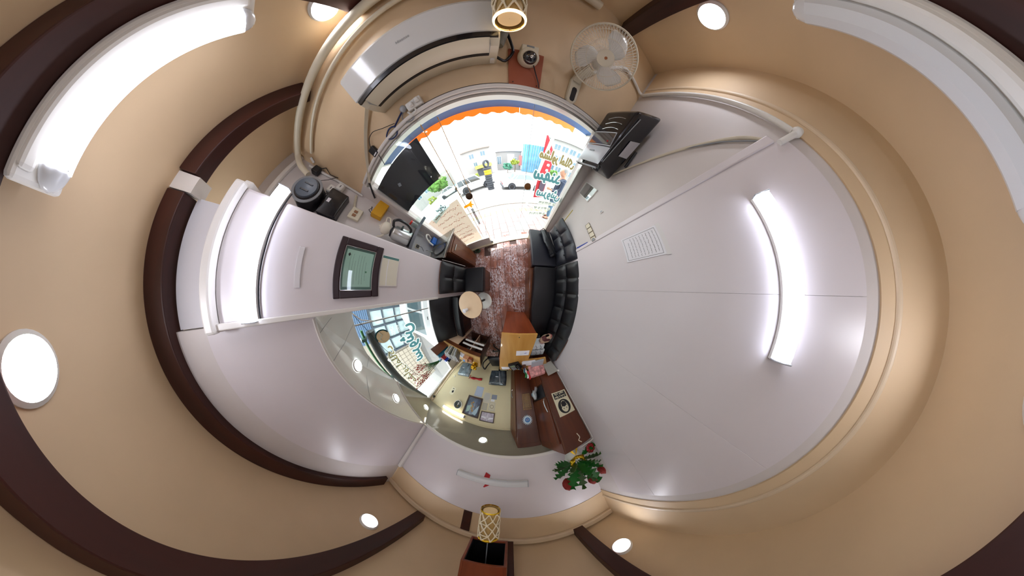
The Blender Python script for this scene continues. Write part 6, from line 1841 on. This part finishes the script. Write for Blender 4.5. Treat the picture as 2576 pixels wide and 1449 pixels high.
# local frame: faces +x, left side +y
Vv = [(0, 0, .86), (.0, 0, 1.05), (.01, 0, 1.22), (.0, 0, 1.36), (.02, 0, 1.43), (.03, 0, 1.5), (.045, 0, 1.58),   # 0-6 pelvis..head
      (.0, .16, 1.32), (.0, .2, 1.08), (.16, .14, .98), (.24, .07, 1.0),     # 7-10 left arm
      (.0, -.16, 1.32), (-.02, -.2, 1.08), (.14, -.15, .97), (.24, -.05, .99),  # 11-14 right arm
      (.0, .09, .8), (.03, .09, .46), (-.02, .1, .1), (.05, .11, .04), (.14, .11, .03),      # 15-19 left leg
      (.0, -.09, .8), (.0, -.09, .46), (-.07, -.1, .1), (.0, -.11, .04), (.09, -.11, .03)]
Ee = [(0, 1), (1, 2), (2, 3), (3, 4), (4, 5), (5, 6), (3, 7), (7, 8), (8, 9), (9, 10), (3, 11), (11, 12), (12, 13), (13, 14), (0, 15), (15, 16), (16, 17), (17, 18), (18, 19), (0, 20), (20, 21), (21, 22), (22, 23), (23, 24)]
Rr = [.13, .13, .14, .1, .055, .07, .075, .062, .05, .04, .024, .062, .05, .04, .024, .085, .06, .045, .045, .03, .085, .06, .045, .045, .03]
skin = mat('skin', '#c08d72', .5)
b_ = skin_mesh('body', Vv, Ee, Rr, skin, man, 2); ensure_skin(b_, Rr)
MB().ball((.05, 0, 1.535), .098, 20, sc=(1.02, .8, 1.18)).build('head', skin, man, smooth=True)
MB().ball((.145, 0, 1.525), .018, 8, sc=(1, .8, 1.3)).build('nose', skin, man, smooth=True)
for s in (-1, 1):
    MB().ball((.035, s * .08, 1.53), .024, 8, sc=(.8, .4, 1.3)).build('ear', skin, man, smooth=True)
    MB().ball((.13, s * .032, 1.55), .01, 8).build('eye', 'ink', man)
MB().box((.138, -.022, 1.474), (.146, .022, 1.481)).build('mouth', mat('lip', '#8f5348', .5), man)
MB().ball((.03, 0, 1.56), .1, 18, sc=(1.0, .84, 1.12)).build('hair', mat('grey_hair', '#8e8c8a', .8), man, smooth=True)
for s in (-1, 1):     # hands: palm and five fingers closing on each other
    y_ = .035 * s
    fv, fe, fr2 = [(.23, y_ * 1.6, .995), (.285, y_ * 1.2, 1.0)], [(0, 1)], [.026, .028]
    for q in range(4):
        n0 = len(fv)
        zz = 1.022 - q * .016
        fv += [(.315, y_ * 1.15, zz), (.345 - .005 * abs(q - 1), y_ * .7, zz + .004), (.352 - .006 * abs(q - 1), y_ * .2, zz + .002)]
        fe += [(1, n0), (n0, n0 + 1), (n0 + 1, n0 + 2)]
        fr2 += [.0095, .0085, .007]
    n0 = len(fv)
    fv += [(.275, y_ * .7, 1.03), (.3, y_ * .3, 1.045)]
    fe += [(1, n0), (n0, n0 + 1)]
    fr2 += [.011, .009]
    h_ = skin_mesh('hand', fv, fe, fr2, skin, man, 1); ensure_skin(h_, fr2)
Jv = [(0, 0, .76), (0, 0, .95), (.01, 0, 1.15), (.0, 0, 1.33), (.01, 0, 1.405), (.0, .17, 1.32), (.0, .21, 1.08), (.15, .145, .985), (.205, .1, .995), (.0, -.17, 1.32), (-.02, -.21, 1.08), (.13, -.155, .975), (.205, -.09, .985)]
Je = [(0, 1), (1, 2), (2, 3), (3, 4), (3, 5), (5, 6), (6, 7), (7, 8), (3, 9), (9, 10), (10, 11), (11, 12)]
Jr = [(.165, .165), (.16, .16), (.165, .165), (.13, .13), .075, .085, .07, .058, .045, .085, .07, .058, .045]
j_ = skin_mesh('jacket', Jv, Je, Jr, mat('navy_cloth', '#2b3850', .7), man, 2); ensure_skin(j_, Jr)
MB().add([(.15, -.035, 1.34), (.15, .035, 1.34), (.172, .02, 1.02), (.172, -.02, 1.02)], [(0, 1, 2, 3)]).build('shirt_front', 'paper', man, solid=.01)
Tv = [(0, 0, .84), (.0, .085, .76), (.03, .09, .46), (-.02, .1, .09), (.0, -.085, .76), (.0, -.09, .46), (-.07, -.1, .09)]
Te = [(0, 1), (1, 2), (2, 3), (0, 4), (4, 5), (5, 6)]
Tr = [.13, .1, .078, .066, .1, .078, .066]
tr_ = skin_mesh('trousers', Tv, Te, Tr, mat('slate_blue_cloth', '#4a6a80', .7), man, 1); ensure_skin(tr_, Tr)
for x_, y_ in ((.0, .105), (-.05, -.105)):
    MB().ball((x_ + .05, y_, .035), .05, 14, sc=(2.5, .95, .75)).build('shoe', mat('brown_shoe_leather', '#6e3f2c', .4), man, smooth=True)

# far side of the street
M['bwall'] = mat('white_facade', '#9c9996', .7)
M['bglass'] = mat('facade_window', '#54707f', .1, coat=.5)
def building(name, label, az0, az1, dist, h, wins=(), m='bwall', depth=6, base=-.8, roof=None):
    a0, a1 = math.radians(az0), math.radians(az1)
    p0 = Vector((dist * math.cos(a0), dist * math.sin(a0), base)); p1 = Vector((dist * math.cos(a1), dist * math.sin(a1), base))
    L = (p1 - p0).length
    t = thing(name, label, 'building', p0, math.atan2(p1.y - p0.y, p1.x - p0.x))
    MB().box((0, 0, 0), (L, depth, h)).build('wall', m, t)
    if roof: MB().box((-.2, -.3, h), (L + .2, depth, h + .22)).build('roof', roof, t)
    for x, z, w_, hh in wins:
        f_ = MB().box((x * L - w_ / 2 - .06, -.06, z * h - .06), (x * L + w_ / 2 + .06, .05, z * h + hh + .06)).build('window', 'white', t)
        MB().box((x * L - w_ / 2, -.08, z * h), (x * L - .03, -.05, z * h + hh)).build('pane', 'bglass', f_)
        MB().box((x * L + .03, -.08, z * h), (x * L + w_ / 2, -.05, z * h + hh)).build('pane', 'bglass', f_)
    return t, L
b1, L1 = building('building', 'white two-storey building behind the van and the tyres', 111, 99.5, 27, 5.6, [(.33, .72, .9, .9), (.75, .74, .9, .9), (.4, .42, .7, .8), (.8, .43, .7, .8)], roof=mat('grey_roof_edge', '#8d857e', .7))
MB().add([(.35 * L1, -.05, 2.3), (L1 + .1, -.05, 2.45), (L1 + .1, -1.3, 1.8), (.35 * L1, -1.3, 1.7)], [(0, 1, 2, 3)]).build('yellow_awning', mat('yellow_canopy', '#ecd84e', .6), b1, solid=.05)
MB().box((.4 * L1, -.05, .0), (.95 * L1, .02, 1.7)).build('shopfront', mat('dark_shopfront', '#4a4d55', .5), b1)
b2, L2_ = building('building', 'long low white building in the middle across the street', 97.0, 86, 34, 4.9, [(.12, .35, 1.0, 2.0), (.75, .3, .9, 1.8)], roof=mat('slate_roof', '#a9aab0', .7))
MB().box((.45 * L2_, -.06, 1.5), (.72 * L2_, .0, 4.2)).build('shutter', 'plastic', b2)
MB().box((.92 * L2_, -.5, 1.2), (1.05 * L2_, 0, 3.9)).build('red_banner', mat('salmon_banner', '#e08a80', .6), b2)
b3, L3_ = building('building', 'building wrapped in light blue sheeting across the street', 85.5, 76.5, 29, 6.2, m=mat('sky_blue_sheet', '#5a9bbd', .5, bump=.6, bscale=1.2, vary=.25, vscale=.8))
for k in range(9): MB().tube([(L3_ * (.05 + k * .11), -.12, .1), (L3_ * (.06 + k * .11), -.12, 6.3)], .04, 6).build('scaffold_pole', 'lgrey', b3)
b4, L4_ = building('building', 'tall white apartment block behind the red flag', 75.5, 56, 25, 7.4, [(x, z, 1.0, .9) for z in (.78, .52, .26) for x in (.18, .34, .5, .66, .82)], roof='bwall')
b5, L5_ = building('building', 'pale building at the far left behind the green tree', 140, 118, 34, 4.5, [(x, .55, 1.2, 1.2) for x in (.2, .4, .6, .8)])
def tree(label, x, y, z, h, r, cm, cat='tree', n=55, seed=1):
    t = thing('tree', label, cat, (x, y, z))
    rnd = random.Random(seed)
    MB().tube([(0, 0, 0), (.03 * h, .0, h * .3), (0, 0, h * .6)], [.06 * h * .5, .05 * h * .5, .02 * h], 8).build('trunk', mat('bark', '#6a5a48', .8) if 'bark' not in bpy.data.materials else bpy.data.materials['bark'], t)
    mb = MB()
    for k in range(n):
        u = Vector((rnd.gauss(0, 1), rnd.gauss(0, 1), rnd.gauss(0, .8))).normalized() * r * rnd.uniform(.5, 1)
        mb.ball((u.x, u.y, h * .68 + u.z * .8), r * rnd.uniform(.16, .3), 7, wob=.35)
    tag(mb.build('foliage', cm, t), kind='stuff')
    return t
gl1, gl2 = mat('fresh_green_leaves', '#527d2a', .7, vary=.4, vscale=5), mat('yellow_green_leaves', '#7f8c30', .7, vary=.3, vscale=5)
tree('round green tree at the left end of the street', -13.0, 18.0, -.78, 3.3, 1.75, gl1, seed=1)
tree('low bush right of the round green tree', -13.6, 15.0, -.78, 1.3, .8, gl2, 'bush', 40, 2)
tree('small yellow-green tree before the long low building', .6, 26, -.78, 3.2, .9, gl2, seed=3)
tree('small green bush behind the white sedan', -.9, 24, -.78, 1.9, .9, mat('sea_green_leaves', '#3f7a64', .7, vary=.4), 'bush', 45, 4)
tree('small green tree before the tall apartment block', 6.8, 19, -.78, 2.3, .7, gl1, seed=5)
tree('yellow-green bush beside the van', -5.2, 15.5, -.78, 1.3, .7, gl2, 'bush', 40, 6)
bt = thing('tarpaulin', 'bright blue tarpaulin heap before the green tree', 'tarpaulin', (-9.6, 17.6, -.78), .4)
MB().grid(lambda u, v: ((u - .5) * 2.6, (v - .5) * 1.4, .9 * math.sin(PI * u) ** .6 * math.sin(PI * v) ** .6 + .08 * math.sin(9 * u + 4 * v)), 14, 10).build('sheet', mat('blue_tarp', '#2f86d0', .5), bt, smooth=True)
for k, x in enumerate((-7.2, -8.1)):
    up_ = thing('utility_pole', ['tall grey utility pole left of the van, nearer the van', 'tall grey utility pole left of the van, farther left'][k], 'pole', (x, 16 + k * 1.2, -.78))
    MB().tube([(0, 0, 0), (0, 0, 7.5)], [.11, .07], 10).build('shaft', 'lgrey', up_)
    MB().box((-.7, -.05, 6.7), (.7, .05, 6.82)).build('cross_arm', 'lgrey', up_)
wi_ = thing('overhead_wire', 'thin overhead wire across the street', 'wire', (0, 0, 0))
MB().tube([(-16, 15, 4.6), (-8, 15.5, 4.1), (0, 16, 3.95), (8, 16, 4.1), (16, 15, 4.5)], .012, 5).build('wire', 'grey', wi_)

# ================================================================== OUTSIDE THE ALCOVE WINDOW
_rb = math.radians(83)
BW = 18
_o = Vector((-9.3, 5.5, -.5)) - Vector((math.cos(_rb), math.sin(_rb), 0)) * BW
bs_ = thing('building', 'shop building with a dark window grid across the side street', 'building', _o, _rb)
def bx_(x0, y0, z0, x1, y1, z1): return MB().box((BW - x1, y0, z0), (BW - x0, y1, z1))
bx_(0, 0, 0, BW, 5, 6.5).build('wall', mat('pale_cream_facade', '#857c70', .7), bs_)
sm_, gm_, km_ = mat('blue_grey_slat', '#34506e', .5), mat('slate_window_bar', '#1f2d3a', .5), mat('pale_wall_block', '#9a8f80', .7)
for k in range(20): bx_(.3, -.16, 3.55 + k * .14, 9.6, -.05, 3.665 + k * .14).build('slat', sm_, bs_)
bx_(.3, -.06, .4, 11.3, -.02, 3.5).build('glazing', mat('pale_shop_glass', '#8fa0a2', .15, vary=.35, vscale=1.2), bs_)
for k in range(9): bx_(.3 + k * 1.35, -.2, .4, .44 + k * 1.35, -.08, 3.5).build('window_bar', gm_, bs_)
for k in range(4): bx_(.3, -.19, .4 + k * 1.0, 11.3, -.09, .52 + k * 1.0).build('window_bar', gm_, bs_)
bk0 = None
for i in range(12):
    for j in range(9):
        if bk0 is None:
            bk0 = o = MB().box((0, -.1, 0), (.46, -.02, .42)).build('block', km_, bs_)
        else:
            o = bk0.copy(); COL.objects.link(o); o.parent = bs_
        o.location = (BW - 11.6 - .46 - i * .5, 0, .1 + j * .46)
ss = on_wall('shop_sign', 'small white mirror lettering on the alcove window beside the logo', 'lettering', 'G', -.62, 1.45, GO)
text('letters', 'SMS', .085, 'whitev', ss, (0, 0, .05), persian=False, mirror=True)
text('letters', 'edco', .065, 'whitev', ss, (0, 0, -.03), persian=False, mirror=True)
wr_ = on_wall('rolled_awning', 'rolled dark shade with green bar outside the top of the alcove window', 'awning', 'G', -1.55, 1.86, -.14)
MB().tube([(-1.0, 0, -.045), (0, 0, -.03), (.98, 0, -.045)], .058, 12).build('dark_roll', mat('charcoal_roll', '#2b2f30', .5), wr_, smooth=True)
MB().tube([(-1.0, .0, .055), (1.02, 0, .06)], .018, 8).build('green_bar', mat('bright_green_bar', '#2f6e3c', .5), wr_, smooth=True)
for x in (-.8, .1, .9): MB().box((x - .02, -.05, .03), (x + .02, .05, .09)).build('clip', mat('dark_green_clip', '#1d4a3a', .5) if x < -.5 else bpy.data.materials['dark_green_clip'], wr_)
wr2 = thing('cable', 'black and white cables hanging inside the alcove window beside the column', 'cable', (0, 0, 0))
MB().tube([wall('G', -.25, 1.93, .03), wall('G', -.35, 1.84, .03), wall('G', -.4, 1.68, .03)], .007, 6).build('white_cable', 'white', wr2)
MB().tube([wall('G', -.24, 1.93, .03), wall('G', -.5, 1.8, .03), wall('G', -1.1, 1.62, .03), wall('G', -2.0, 1.45, .03)], .003, 5).build('black_cable', 'black', wr2)
